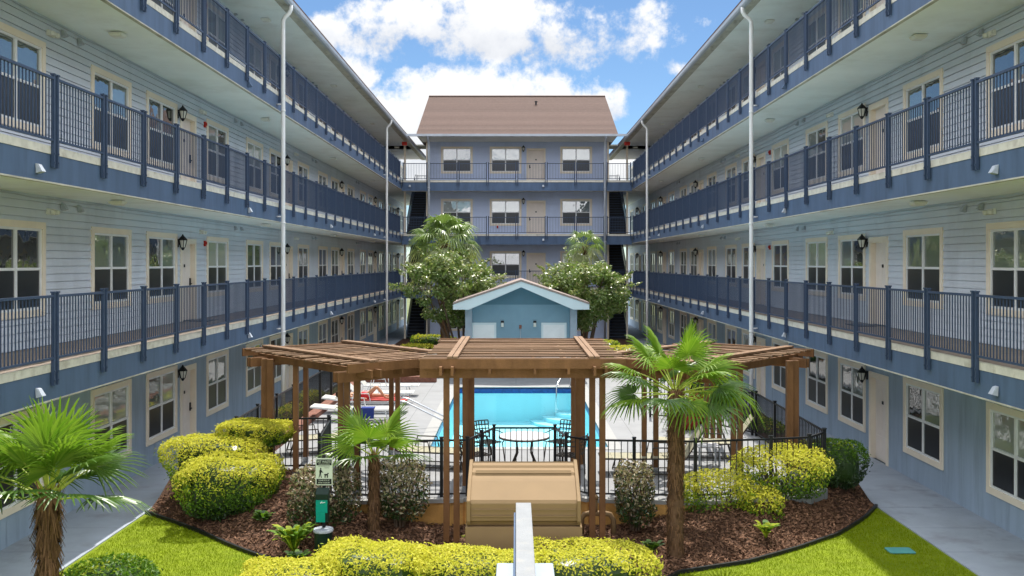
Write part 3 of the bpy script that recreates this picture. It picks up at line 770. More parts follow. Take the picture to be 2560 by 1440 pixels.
# ------------------------------------------------------------------ black pool fence
def fence(name, pts, z, label, H=1.12):
    o = empty(name, (pts[0][0],pts[0][1],z), label, 'fence', 'black metal pool fences')
    for (a,b) in pts:
        MB().box(a-.03,a+.03,b-.03,b+.03,z,z+H+.03).box(a-.038,a+.038,b-.038,b+.038,z+H+.03,z+H+.05).build('post','black',o)
    for (a,b),(c,d) in zip(pts,pts[1:]):
        L = math.hypot(c-a,d-b); p = MB()
        p.bar((a,b,z+H-.02),(c,d,z+H-.02),.035,.035); p.bar((a,b,z+.08),(c,d,z+.08),.03,.03)
        n = max(2,int(L/.11))
        for i in range(1,n): t = i/n; x,y = a+(c-a)*t,b+(d-b)*t; p.box(x-.008,x+.008,y-.008,y+.008,z+.08,z+H-.02)
        p.build('fence_panel','black',o)
    return o
fz = DZ+.012
fence('pool_fence',[(-3.3,18.22),(-1.42,18.3),(-.93,18.36),(-.68,19.05),(-.45,19.7),(.8,19.7),(.98,18.75),(1.4,18.36),(2.25,18.28),(3.4,18.2),(4.9,18.45),(5.7,18.65),(6.16,19.2)],fz,'black picket fence along the front of the pool deck, stepping back behind the tan box')
fence('pool_fence',[(-3.3+-.06,18.28),(-3.83,18.72),(-4.02,20.7)],fz,'black fence gate and post run turned edge on beside the bronze leaved bushes')
fence('pool_fence',[(-4.08,20.92),(-6.05,20.78),(-6.08,22.6),(-6.08,24.4),(-6.08,26.2),(-6.08,28),(-6.08,29.8),(-6.08,31.6),(-6.08,33.4),(-6.08,35.9)],fz,'black picket fence between the white loungers and the left wing sidewalk')
fence('pool_fence',[(6.2,19.3),(6.23,21.3),(6.23,23.1),(6.23,24.9),(6.23,26.7),(6.23,28.5),(6.23,30.3),(6.23,32.1),(6.23,34)],fz,'black picket fence between the red pots and the right wing sidewalk')
fence('pool_fence',[(6.15,25),(4.95,27.2),(3.9,27.9)],fz,'short black fence run behind the two red pots')

# ------------------------------------------------------------------ pergolas
def pergola(ori, udir, Lu, Lv, zt, posts, label, nsl, clip=None, name='pergola'):
    """ori: corner; udir: direction of battens; slats run along v (left-normal of u rotated)"""
    ux,uy = udir; l = math.hypot(ux,uy); ux/=l; uy/=l; vx,vy = -uy*VS[0],ux*VS[0]
    def q(a,b,z): return (ori[0]+ux*a+vx*b, ori[1]+uy*a+vy*b, z)
    cen = q(Lu/2,Lv/2,0)
    o = empty(name,(cen[0],cen[1],0),label,'pergola','timber pergolas in front of the pool')
    sl = MB()
    for i in range(nsl):
        a = .03+(Lu-.06)*i/(nsl-1)+random.uniform(-.012,.012); e0,e1 = random.uniform(-.04,.04),Lv+random.uniform(-.04,.04)
        if clip:
            while clip(q(a,e1,0)) and e1 > e0+.3: e1 -= .05
        sl.bar(q(a,e0,zt-.03+random.uniform(-.014,.014)),q(a,e1,zt-.03+random.uniform(-.014,.014)),.075,.024,0)
    sl.build('slat_roof','woodtop',o)
    for b in (.55,Lv-.55):
        e = Lu-.0
        bt = MB()
        lim = Lu
        if clip:
            while clip(q(lim,b,0)) and lim > .3: lim -= .05
            st = 0
            while clip(q(st,b,0)) and st < lim: st += .05
        else: st = 0
        for k in (-1,1): bt.bar(q(st-.03,b+k*.05,zt+.02),q(lim+.03,b+k*.05,zt+.02),.085,.038)
        bt.build('batten','woodtop',o)
    # rafters under the slats run along u, beams along v on the posts
    rt = MB()
    for b in (.36,.56,1.2,Lv/2+.2,Lv-1.0,Lv-.56,Lv-.36):
        a0 = -.24 if b < .6 or b > Lv-.6 else -.02; a1 = Lu-a0
        if clip:
            while clip(q(a1,b,0)) and a1 > .3: a1 -= .05
        rt.bar(q(a0,b,zt-.20),q(a1,b,zt-.20),.045,.15)
    rt.build('rafter','wood',o)
    for a in (.38,Lu-.38):
        for k in (-1,1):
            e0,e1 = -.05,Lv+.05
            if clip:
                while clip(q(a,e1,0)) and e1 > e0+.3: e1 -= .05
            MB().bar(q(a+k*.07,e0,zt-.28),q(a+k*.07,e1,zt-.28),.045,.19).build('beam','wood',o)
    for a in (0,Lu):
        fa = MB()
        e1 = Lv
        if clip:
            while clip(q(a,e1,0)) and e1 > .3: e1 -= .05
        fa.bar(q(a,-.02,zt-.09),q(a,e1,zt-.09),.045,.17)
        fa.build('edge_board','wood',o)
    for x,y,z,w in posts:
        MB().box(x-w/2,x+w/2,y-w/2,y+w/2,z,zt-.2).build('post','wood',o)
        if z > .3: MB().box(x-w/2-.012,x+w/2+.012,y-w/2-.012,y+w/2+.012,z,z+.12).build('post_base','steel',o)
    return o
VS = (-1,)
# centre: battens run along +y, slats along x
PW = .105
pergola((-1.66,16.75),(0,1),4.55,3.58,3.33,[(-1.24,17.13,0,PW),(-1.06,17.13,0,PW),(1.36,17.13,0,PW),(1.54,17.13,0,PW),
  (-1.0,18.9,DZ,PW),(-.88,19.05,DZ,PW),(1.22,18.95,DZ,PW),(-1.02,20.9,DZ,PW),(1.25,20.9,DZ,PW),(1.45,20.9,DZ,PW)],
  'middle timber pergola of brown slats with front posts beside the tan box',15)
VS = (1,)
cl = lambda p: p[0] > -1.72 and p[1] < 22
pergola((-5.98,21.05),(.655,-.755),4.4,3.1,3.13,[(-5.42,20.72,DZ,.13),(-5.27,20.62,DZ,.13),(-4.62,20.15,DZ,PW),(-4.75,21.7,DZ,PW),(-3.42,18.75,DZ,PW),(-3.27,18.6,DZ,PW),(-3.08,18.62,DZ,.12),(-2.92,22.5,DZ,PW),(-2.76,22.4,DZ,PW)],
  'angled timber pergola of brown slats left of the middle one, over the yellow hedges',15,cl)
VS = (-1,)
cr = lambda p: p[0] < 1.98 and p[1] < 22
pergola((6.45,20.85),(-.655,-.755),4.4,3.1,3.13,[(5.93,20.4,DZ,.13),(5.78,20.3,DZ,.13),(4.62,20.4,DZ,PW),(4.76,20.4,DZ,PW),(4.72,23.8,DZ,PW),(4.88,23.8,DZ,PW),(5.02,23.7,DZ,PW),(3.0,20.6,DZ,PW),(3.35,19.4,DZ,PW),(2.75,20.6,DZ,PW)],
  'angled timber pergola of brown slats right of the middle one, behind the tall palm',15,cr)

# ------------------------------------------------------------------ pool house
sh = empty('pool_house',(.05,39.5,DZ),'small blue pool house with gabled roof and two white doors behind the pool','pool house')
SY = 38.0; sx0,sx1 = -2.0,2.4; cx = .2
mb = MB(); mb.box(sx0+.26,sx1-.26,SY,41.5,DZ,3.34); mb.build('wall','shedwall',sh)
for x in (sx0,sx1-.27): MB().box(x,x+.27,SY-.25,41.5,DZ,3.22).build('corner_pier','beamblue',sh)
gp = [(sx0+.2,3.341),(sx1-.2,3.341),(cx,4.1)]
g = MB(); vs = [(x,SY-.001,z) for x,z in gp]+[(x,41.4,z) for x,z in gp]; g.add(vs,[(0,1,2),(5,4,3),(0,3,4,1),(1,4,5,2),(2,5,3,0)]); g.build('gable','shedgable',sh)
rf = MB(); ft = MB()
for s in (-1,1):
    xe = cx+s*2.65; ze = 3.36; za = 4.25
    for (d0,d1,mbx,off,th) in ((0,1,rf,.03,.07),):
        a = [(cx,37.3,za),(xe,37.3,ze),(xe,42,ze),(cx,42,za)]
        mbx.add([(x,y,z+.02) for x,y,z in a]+[(x,y,z+.1) for x,y,z in a],[(0,3,2,1),(4,5,6,7),(0,1,5,4),(1,2,6,5),(2,3,7,6),(3,0,4,7)])
    a = [(cx,za+.02),(xe,ze+.02),(xe,ze-.18),(xe-s*.62,ze-.18),(cx,za-.2)]
    n = len(a); ft.add([(x,37.32,z) for x,z in a]+[(x,37.37,z) for x,z in a],[tuple(range(n)),tuple(range(2*n-1,n-1,-1))]+[(i,n+i,n+(i+1)%n,(i+1)%n) for i in range(n)])
    ft.add([(cx,37.37,za-.2),(xe,37.37,ze-.16),(xe,41.9,ze-.16),(cx,41.9,za-.2)],[(0,1,2,3)])
    ft.box(xe-.05*s,xe,37.37,42,ze-.17,ze+.02)
rf.build('roof','shedshingle',sh); ft.build('bargeboard','shedtrim',sh)
for x in (-1.28,1.5):
    c = x
    d = MB(); d.box(c-.42,c+.42,SY-.02,SY+.02,DZ,DZ+2.05)
    for zz in ((.2,.9),(1.05,1.9)):
        for a in (-.2,.2): d.box(c+a-.15,c+a+.15,SY-.028,SY-.02,DZ+zz[0],DZ+zz[1])
    do = d.build('door','white',sh)
    fr = MB(); 
    for a in (-1,1): fr.box(c+a*.42,c+a*.5,SY-.04,SY+.01,DZ,DZ+2.05)
    fr.box(c-.5,c+.5,SY-.04,SY+.01,DZ+2.05,DZ+2.13); fr.build('frame','shedtrim',do)
    MB().box(c-.38,c-.33,SY-.07,SY-.02,DZ+1,DZ+1.12).build('handle','black',do)
for px in (1256,1337):
    c = P(px,808,SY); l = MB(); l.box(c.x-.06,c.x+.06,SY-.1,SY,c.z+.02,c.z+.1); l.tube([(c.x,SY-.07,c.z+.02),(c.x,SY-.07,c.z-.14)],.055,8,1); l.build('wall_light',['black','bulb'],sh)
c = P(1301,817,SY); MB().box(c.x-.05,c.x+.05,SY-.06,SY,c.z-.07,c.z+.07).tube([(c.x,SY-.02,c.z-.07),(c.x,SY-.02,DZ+.8)],.012,6,1).build('electrical_box',['brick','gutter'],sh)

# ------------------------------------------------------------------ tan box, backflow pipe, beam, pet station, lid
bxo = empty('equipment_box',(.1,15.4,0),'tan lidded equipment box standing before the middle pergola, behind the front hedges','storage box')
x0,x1 = -.79,1.03
MB().prismx([(14.86,0.0),(14.90,.90),(15.95,.90),(15.95,0)],x0,x1).build('base','boxtan',bxo,bevel=.015)
MB().prismx([(14.98,.905),(14.93,.97),(14.88,1.0),(14.86,1.27),(14.9,1.32),(15.3,1.525),(15.36,1.55),(15.46,1.575),(15.5,1.62),(15.66,1.65),(15.7,1.69),(15.85,1.72),(15.95,1.70),(15.95,.905)],x0+.05,x1-.05).build('lid','boxtan',bxo,bevel=.008)
for x in (x0+.055,x1-.055): MB().prismx([(14.9,.93),(14.84,1.0),(14.82,1.32),(15.3,1.56),(15.82,1.755),(15.96,1.74),(15.96,.93)],x-.03,x+.03).build('end_rib','boxtan',bxo,bevel=.01)
for z in (1.07,1.17): MB().box(x0+.1,x1-.1,14.845,14.88,z,z+.014).build('rib','boxtan',bxo)
MB().prismx([(15.49,1.60),(15.53,1.64),(15.51,1.65),(15.47,1.61)],x0+.14,x1-.14).build('rib','boxtan',bxo)
MB().box(.5,.8,14.855,14.9,.60,.71).build('label_plate','boxtan',bxo)

bp = empty('backflow_pipe',(1.48,17.5,0),'tan painted backflow pipe rising beside the right front pergola posts','pipe')
p = MB()
p.tube([(1.2,17.55,0),(1.2,17.55,.32),(1.25,17.55,.4),(1.34,17.55,.42),(1.62,17.55,.42),(1.72,17.55,.40),(1.78,17.55,.3),(1.78,17.55,0)],.05,10)
p.build('pipe_loop','boxtan',bp,smooth=True)
MB().tube([(1.45,17.55,.42),(1.45,17.55,.68)],.045,10).lathe([(.06,0),(.07,.03),(.03,.08)],(1.45,17.55,.68),10).build('valve','boxtan',bp,smooth=True)

cb = empty('entry_beam',(.05,6,0),'weathered white capped beam resting on a pale blue pier in the near foreground','beam')
MB().box(-.002,.148,3.2,9.45,2.56,2.64).build('cap','beamtop',cb,bevel=.006)
MB().box(-.02,.138,3.2,9.4,2.36,2.555).build('beam','fascia',cb)
MB().box(-.16,.31,7.0,8.0,0,2.5).build('pier','beamblue',cb,bevel=.01)

ps = empty('pet_waste_station',(-3.2,15.95,0),'green and black pet waste station with a pale sign, bag box and bin','pet station')
X,Y = -3.2,15.95
MB().box(X-.025,X+.025,Y+.03,Y+.08,0,1.8).build('pole','black',ps)
sg = MB(); c = P(809.5,1180,Y)
w,h = .14,.225; rr = .025; pts = [(c.x+sx*(w-rr)+rr*math.cos(t),c.z+sz*(h-rr)+rr*math.sin(t)) for sx,sz,t0 in ((1,1,0),(-1,1,PI/2),(-1,-1,PI),(1,-1,1.5*PI)) for t in np.linspace(t0,t0+PI/2,5)]
n = len(pts); sg.add([(x,Y+.02,z) for x,z in pts]+[(x,Y+.028,z) for x,z in pts],[tuple(range(n)),tuple(range(2*n-1,n-1,-1))]+[(i,n+i,n+(i+1)%n,(i+1)%n) for i in range(n)])
sgo = sg.build('sign','signface',ps)
ink = MB(); yq = Y+.0165
def ib(a,b,z0,z1): ink.box(c.x+a,c.x+b,yq,Y+.0198,c.z+z0,c.z+z1)
ib(-.125,.125,.108,.205); ib(-.125,.125,-.208,-.118)
# walking figure and dog pictograms
def ip(pts): ink.add([(c.x+a,yq,c.z+b) for a,b in pts]+[(c.x+a,Y+.0198,c.z+b) for a,b in pts],[tuple(range(len(pts))),tuple(range(2*len(pts)-1,len(pts)-1,-1))]+[(i,(i+1)%len(pts),len(pts)+(i+1)%len(pts),len(pts)+i) for i in range(len(pts))])
ip([(-.055+.012*math.cos(t),.052+.014*math.sin(t)) for t in np.linspace(0,2*PI,9)[:-1]])
ip([(-.072,.036),(-.044,.036),(-.038,.0),(-.05,-.03),(-.075,-.03),(-.078,0)])
ip([(-.075,-.03),(-.062,-.03),(-.068,-.065),(-.078,-.1),(-.09,-.1)]); ip([(-.064,-.03),(-.05,-.03),(-.045,-.07),(-.035,-.1),(-.05,-.1),(-.058,-.07)])
ip([(-.045,.025),(-.038,.02),(-.012,-.015),(-.018,-.02),(-.045,0)])
ip([(.0,-.045),(.008,-.038),(.05,-.036),(.06,-.018),(.078,-.02),(.076,-.035),(.066,-.042),(.062,-.062),(.01,-.062)])
for a in (.008,.022,.05,.06): ip([(a,-.06),(a+.009,-.06),(a+.006,-.1),(a-.002,-.1)])
ink.build('pictogram','signink',sgo)
def text(s, loc, size, m_, par, name='lettering', wscale=1.0):
    cu = bpy.data.curves.new(name,'FONT'); cu.body = s; cu.size = size; cu.align_x = 'CENTER'; cu.align_y = 'CENTER'; cu.extrude = .0006
    cu.materials.append(M[m_]); o = bpy.data.objects.new(name,cu); COL.objects.link(o); o.parent = par
    bpy.context.view_layer.update(); me = bpy.data.meshes.new_from_object(o.evaluated_get(bpy.context.evaluated_depsgraph_get())); bpy.data.objects.remove(o)
    o = bpy.data.objects.new(name,me); COL.objects.link(o); o.parent = par
    o.location = Vector(loc)-origin(par); o.rotation_euler = (R(90),0,0); o.scale = (wscale,1,1)
text('PET WASTE',(c.x,yq-.0012,c.z+.165),.058,'signface',sgo,wscale=.75)
text('TRANSMITS DISEASE',(c.x,yq-.0012,c.z+.125),.026,'signface',sgo,wscale=.8)
text('LEASH AND CLEAN UP AFTER',(c.x,yq-.0012,c.z+.092),.018,'signink',sgo,wscale=.8)
text('YOUR PET',(c.x+.045,yq-.0012,c.z+.065),.019,'signink',sgo)
text('PLEASE PICK UP',(c.x,yq-.0012,c.z-.143),.032,'signface',sgo,wscale=.8)
text('AFTER YOUR PET',(c.x,yq-.0012,c.z-.183),.032,'signface',sgo,wscale=.8)
d = MB(); c2 = P(807,1262,Y)
d.prismx([(Y-.09,c2.z-.26),(Y-.09,c2.z+.2),(Y-.0,c2.z+.28),(Y+.03,c2.z+.28),(Y+.03,c2.z-.26)],c2.x-.11,c2.x+.11); d.build('dispenser','green_p',ps,bevel=.01)
bg_ = MB(); bg_.box(c2.x-.095,c2.x+.095,Y-.105,Y-.091,c2.z-.11,c2.z+.1); bg_.box(c2.x-.09,c2.x+.06,Y-.115,Y-.106,c2.z-.26,c2.z-.08); bgo = bg_.build('bag_box','teal',ps)
k = MB(); k.bar((c2.x-.02,Y-.1065,c2.z+.05),(c2.x+.01,Y-.1065,c2.z+.08),.012,.003,0,(0,1,0)); k.bar((c2.x-.0,Y-.1065,c2.z+.06),(c2.x+.06,Y-.1065,c2.z+.065),.01,.003,0,(0,1,0)); k.build('bag_emblem','white',bgo)
bn_ = MB(); bn_.lathe([(.135,0),(.145,.02),(.15,.50),(.15,.52)],(X,Y,.02),24); bn_.build('bin','green_p',ps,smooth=False)
MB().lathe([(.165,.54),(.168,.56),(.16,.585),(.05,.595)],(X,Y,.0),24).build('bin_lid','gutter',ps)

lid = MB(); c = G(2250,1381); lid.box(c.x-.22,c.x+.22,c.y-.15,c.y+.15,.012,.05); lo_ = lid.build('utility_lid','lidteal',bevel=.03,loc=(c.x,c.y,0)); tag(lo_,'teal plastic utility box lid set flush in the shaded lawn','utility lid')
for s,x,y,lb in ((-1,-8.45,26.0,'dark doormat before the second floor door of the left wing'),(1,8.65,24.06,'dark doormat before the second floor door of the right wing')):
    q = MB(); q.box(x-.25,x+.25,y-.42,y+.42,LV[1]+.001,LV[1]+.02); t = q.build('doormat','black',loc=(x,y,LV[1])); tag(t,lb,'doormat','doormats on the walkways')

# ------------------------------------------------------------------ pool furniture
def rot(pts, a, loc):
    ca,sa = math.cos(a),math.sin(a); return [(loc[0]+x*ca-y*sa,loc[1]+x*sa+y*ca,loc[2]+z) for x,y,z in pts]
def lounger(loc, a, back, label, group, sling='sling', frame='white'):
    o = empty('sun_lounger',loc,label,'sun lounger',group); o.rotation_euler = (0,0,a); ORIG[o.name] = Vector((0,0,0))
    H = .36; b = R(back); bl = .72
    top = (-.55-bl*math.cos(b)+.55*0, 0, H+bl*math.sin(b))
    f = MB()
    for y in (-.32,.32):
        f.tube([(1.25,y,H-.02),(-.55,y,H-.02),(-.55-bl*math.cos(b),y,H-.02+bl*math.sin(b))],.018,6)
        f.tube([(.95,y,0),(.85,y,H-.02)],.018,6); f.tube([(-.5,y,0),(-.4,y,H-.02)],.018,6); f.tube([(-.5,y,.02),(.95,y,.02)],.014,6)
        f.tube([(-.35,y*1.05,H),(-.3,y*1.08,H+.22),(.15,y*1.08,H+.22),(.2,y*1.05,H)],.016,6)
    f.tube([(1.25,-.32,H-.02),(1.25,.32,H-.02)],.018,6)
    f.build('frame',frame,o)
    s_ = MB(); n = 8
    for i in range(n):
        x0_,x1_ = 1.23-1.78*i/n,1.23-1.78*(i+1)/n; s_.box(x1_+.004,x0_-.004,-.31,.31,H-.012-.015*math.sin(PI*i/n),H+.004-.015*math.sin(PI*i/n))
    s_.build('seat_sling',sling,o)
    k = MB(); k.bar((-.56,0,H+.002),(-.55-bl*math.cos(b),0,H+.002+bl*math.sin(b)),.62,.016); k.build('back_sling',sling,o)
    return o
WL = 'white loungers left of the pool'
for i,(y,bk,lb) in enumerate(((32.6,48,'white lounger with back raised, farthest along the left fence'),(30.8,40,'white lounger with back raised, between the farthest one and the sunbather'),(29.0,8,'white lounger lying flat under the sunbather'),(27.4,5,'empty flat white lounger nearest the angled pergola, with a blue towel'))):
    lounger((-4.55,y,DZ+.012),0,bk,lb,WL)
OL = 'olive sling loungers on the pool deck'
lounger((-2.0,21.3,DZ+.012),R(-12),52,'olive sling lounger behind the small palm at the middle of the bed',OL,'olive','bronze')
lounger((3.05,20.6,DZ+.012),R(180),58,'olive sling lounger right behind the trunk of the tall palm',OL,'olive','bronze')
lounger((4.5,22.3,DZ+.012),R(172),55,'olive sling lounger beside the right pergola posts and side fence',OL,'olive','bronze')
lounger((-4.9,19.9+2.9,DZ+.012),R(20),45,'olive sling lounger under the angled pergola on the left',OL,'olive','bronze')
# sunbather: one skinned body lying along the lounger
pe = empty('person',(-4.55,29.0,DZ+.40),'person in red swimwear lying on a white lounger with one knee bent','person'); ORIG[pe.name] = Vector((0,0,0))
V = {'pel':(0,0,.09),'waist':(-.18,0,.1),'chest':(-.42,0,.12),'neck':(-.58,0,.11),'head':(-.74,0,.13),'top':(-.82,0,.14),
 'hl':(.05,.09,.08),'kl':(.46,.11,.08),'al':(.86,.12,.06),'tl':(.9,.12,.17),'hr':(.05,-.09,.08),'kr':(.36,-.12,.38),'ar':(.62,-.13,.05),'tr':(.76,-.13,.03),
 'sl':(-.46,.17,.1),'el':(-.25,.26,.05),'wl':(-.02,.27,.04),'fl':(.1,.27,.03),'sr':(-.46,-.17,.1),'er':(-.25,-.27,.05),'wr':(-.02,-.28,.04),'fr':(.1,-.28,.03)}
E = [('pel','waist'),('waist','chest'),('chest','neck'),('neck','head'),('head','top'),('pel','hl'),('hl','kl'),('kl','al'),('al','tl'),('pel','hr'),('hr','kr'),('kr','ar'),('ar','tr'),('chest','sl'),('sl','el'),('el','wl'),('wl','fl'),('chest','sr'),('sr','er'),('er','wr'),('wr','fr')]
RD = {'pel':(.15,.1),'waist':(.125,.085),'chest':(.155,.1),'neck':(.055,.055),'head':(.085,.095),'top':(.07,.075),'hl':(.085,.085),'kl':(.055,.055),'al':(.036,.036),'tl':(.03,.03),'hr':(.085,.085),'kr':(.055,.055),'ar':(.036,.036),'tr':(.03,.03),'sl':(.055,.055),'el':(.038,.038),'wl':(.027,.027),'fl':(.025,.025),'sr':(.055,.055),'er':(.038,.038),'wr':(.027,.027),'fr':(.025,.025)}
ks = list(V); me = bpy.data.meshes.new('body'); me.from_pydata([V[k] for k in ks],[(ks.index(a),ks.index(b)) for a,b in E],[]); me.materials.append(M['skin'])
bo = bpy.data.objects.new('body',me); COL.objects.link(bo); bo.parent = pe
sk = bo.modifiers.new('skin','SKIN')
for i,k in enumerate(ks):
    me.skin_vertices[0].data[i].radius = RD[k]; me.skin_vertices[0].data[i].use_root = (k == 'pel')
ss = bo.modifiers.new('sub','SUBSURF'); ss.levels = 2; ss.render_levels = 2
sw = MB(); sw.lathe([(.10,-.14),(.165,-.1),(.17,0),(.165,.1),(.12,.15)],(0,0,0),14)
sw.v = [(z,x*1.05,y*.72+.09) for x,y,z in sw.v]; sw.build('swimwear','swim',pe,smooth=True)
hb = MB(); hb.lathe([(.02,-.10),(.08,-.08),(.1,-.02),(.1,.02),(.06,.05)],(0,0,0),12); hb.v = [(-.8+z,x,y+.13) for x,y,z in hb.v]; hb.build('hair','hair',pe,smooth=True)
fc = MB()
for y in (-.03,.03): fc.lathe([(.003,-.008),(.01,0),(.003,.008)],(-.75,y,.225),6)
fc.lathe([(.004,0),(.014,.012),(.003,.03)],(-.715,0,.215),6); fc.box(-.69,-.683,-.025,.025,.215,.224); fc.build('face','hair',pe)
tw = MB()
for i in range(10): tw.box(-.9+.2*i,-.9+.2*(i+1),-.34,.34,.0+.006*(i%2),.018+.006*(i%2))
t = tw.build('towel','towel2',loc=(0,0,0)); t.location = (-4.35,29.0,DZ+.375); tag(t,'red towel spread on the lounger under the sunbather','towel')
tw = MB(); tw.box(-.3,.3,-.03,.0,-.26,.02); tw.box(-.3,.3,-.03,.3,.02,.04)
t = tw.build('towel','towel'); t.location = (-4.3,27.05,DZ+.37); tag(t,'dark blue towel hanging over the side of an empty white lounger','towel')
# table and chairs
tb = empty('patio_table',(.18,20.9,DZ),'round pale patio table behind the recessed front fence','table'); tx,ty = .18,20.9
MB().lathe([(.50,.70),(.545,.705),(.55,.72),(.545,.74),(.5,.742)],(tx,ty,DZ),36).build('tabletop','tabletop',tb)
MB().lathe([(.548,.69),(.56,.695),(.56,.725),(.552,.728)],(tx,ty,DZ),36).build('rim','bronze',tb)
for i in range(4):
    t = PI/4+i*PI/2; MB().tube([(tx+.25*math.cos(t),ty+.25*math.sin(t),DZ+.7),(tx+.2*math.cos(t),ty+.2*math.sin(t),DZ+.4),(tx+.42*math.cos(t),ty+.42*math.sin(t),DZ)],.018,8).build('leg','bronze',tb)
def chair(loc, a, label):
    o = empty('patio_chair',loc,label,'chair','lattice back patio chairs'); o.rotation_euler = (0,0,a); ORIG[o.name] = Vector((0,0,0))
    s_ = MB(); 
    for i in range(7):
        u_ = -.23+.46*i/6; s_.box(u_-.012,u_+.012,-.23,.23,.42,.432); s_.box(-.23,.23,u_-.012,u_+.012,.433,.444)
    s_.build('seat','bronze',o)
    b_ = MB()
    for i in range(8):
        t = -.5+i/7; x = t*.5; y = -.24-.07*(1-(2*t)**2); b_.bar((x,y,.46),(x*1.08,y-.08,.86),.022,.012)
    for j in range(5):
        z = .5+.09*j; pp = [((t*.5)*(1+.08*j/4), -.24-.07*(1-(2*t)**2)-.08*j/4, z) for t in np.linspace(-.5,.5,9)]
        for p,q in zip(pp,pp[1:]): b_.bar(p,q,.012,.024)
    b_.build('backrest','bronze',o)
    for x in (-1,1):
        for y in (-1,1): MB().tube([(x*.22,y*.22,.43),(x*.25,y*.27,0)],.014,6).build('leg','bronze',o)
        MB().tube([(x*.25,-.26,.66),(x*.27,0,.66),(x*.26,.22,.62),(x*.24,.24,.43)],.014,6).build('armrest','bronze',o)
    return o
zc = DZ+.012
chair((-.62,21.75,zc),R(-136+180)+PI,'patio chair with lattice back, far left of the round table, seen against the water') 
chair((-.85,20.35,zc),R(-60),'patio chair with lattice back at the near left of the round table')
chair((1.12,20.3,zc),R(65),'patio chair with lattice back at the near right of the round table')
chair((1.0,21.8,zc),R(135),'patio chair with lattice back at the far right of the round table')
st = MB(); st.box(-.25,.25,-.25,.25,.40,.43)
stt = empty('side_table',(4.25,21.3,zc),'small grey side table between the two loungers right of the palm','table')
MB().box(4.0,4.5,21.05,21.55,zc+.42,zc+.45).build('tabletop','tabletop',stt)
for x in (4.03,4.47):
    for y in (21.08,21.52): MB().box(x-.018,x+.018,y-.018,y+.018,zc,zc+.42).build('leg','gutter',stt)
# grab rails
def grab(name, pts_list, label):
    b0 = pts_list[0][0]; o = empty(name,(b0[0],b0[1],DZ),label,'handrail')
    for p in pts_list: MB().tube(p,.024,10).build('tube','steel',o,smooth=True)
pr = []
for y in (25.7,26.35):
    pr.append([(-3.3,y,DZ),(-3.3,y,1.1),(-3.24,y,1.24),(-3.1,y,1.3),(-2.95,y,1.27),(-2.0,y,.8),(-1.9,y,.72),(-1.88,y,.6),(-1.88,y,-.3)])
grab('pool_handrail',pr,'pair of bent steel grab rails at the left edge of the pool')
grab('pool_handrail',[[(2.0,35.25,DZ),(2.0,35.25,1.32),(1.97,35.1,1.38),(1.45,33.4,.8),(1.4,33.2,.7),(1.38,33.2,-.2)]],'single slanting steel handrail over the corner steps of the pool')
# red pots with plants
def potted(x,y,r,h,label,lh):
    o = empty('potted_plant',(x,y,DZ),label,'potted plant','red pots by the pool')
    MB().lathe([(r*.62,0),(r*.8,h*.2),(r,h*.62),(r*.98,h*.82),(r*.86,h*.93),(r*.92,h),(r*.8,h),(r*.78,h*.94)],(x,y,DZ+.012),24).build('pot','pot',o,smooth=True)
    mb = MB(); n = 420; p = np.array([x,y,DZ+h+.1])+rng.normal(size=(n,3))*np.array([r*.75,r*.75,lh*.45]); p[:,2] = np.maximum(p[:,2],DZ+h-.02)
    leaves(mb,p,np.tile([0,0,1.],(n,1)),.14,rng.integers(0,2,n),.4,.8); mb.build('foliage',['green','lime'],o)
potted(4.62,26.0,.40,.55,'short round red pot with bright green plant by the right fence',.35)
potted(5.15,27.0,.33,.85,'tall red pot behind the short round one',.5)

# ------------------------------------------------------------------ palms
def fan(mb, base, d, plen, rad, droop=.35, nseg=30, spread=115, mi=0, roll=0, pmi=None, stiff=.5):
    base = Vector(base); d = Vector(d).normalized(); up = Vector((0,0,1))
    if abs(d.z) > .97: up = Vector((math.cos(roll*7),math.sin(roll*7),0.2))
    sd = d.cross(up).normalized(); nm = sd.cross(d).normalized()
    if roll:
        q = Matrix.Rotation(roll,3,d); sd = q@sd; nm = q@nm
    # petiole arches down a little
    e = base+d*plen-Vector((0,0,1))*plen*plen*.10
    if pmi is not None: mb.tube([base,base+d*plen*.55,e],[.016,.012,.008],5,pmi,False)
    d2 = (d-Vector((0,0,1))*.18).normalized()
    for i in range(nseg):
        t = -1+2*(i+.5)/nseg; a = t*R(spread); aw = R(spread)/nseg
        rr = rad*(.80+.2*math.cos(a*.8))*(1+random.uniform(-.06,.06))
        ax = d2*math.cos(a)+sd*math.sin(a); tg = -d2*math.sin(a)+sd*math.cos(a)
        ribs = []
        dr = droop*random.uniform(.7,1.3)
        for fr,wf in ((.03,.0),(.45,1.0),(.72,.62),(.9,.36),(1.0,.03)):
            c = e+ax*rr*fr+nm*(.12*rr*fr*(1-fr))-Vector((0,0,1))*dr*rr*max(0,fr-stiff)**1.5*1.9-nm*0.03*rr*abs(t)
            w = .45*rr*math.tan(aw)*wf*(.98 if fr < .5 else .9)+.0015
            ribs.append((c-tg*w-nm*w*.55,c+nm*w*.15,c+tg*w-nm*w*.55))
        vs = [v for r_ in ribs for v in r_]
        fs = [(3*j+k,3*j+k+1,3*j+k+4,3*j+k+3) for j in range(4) for k in (0,1)]
        mb.add(vs,fs,mi)
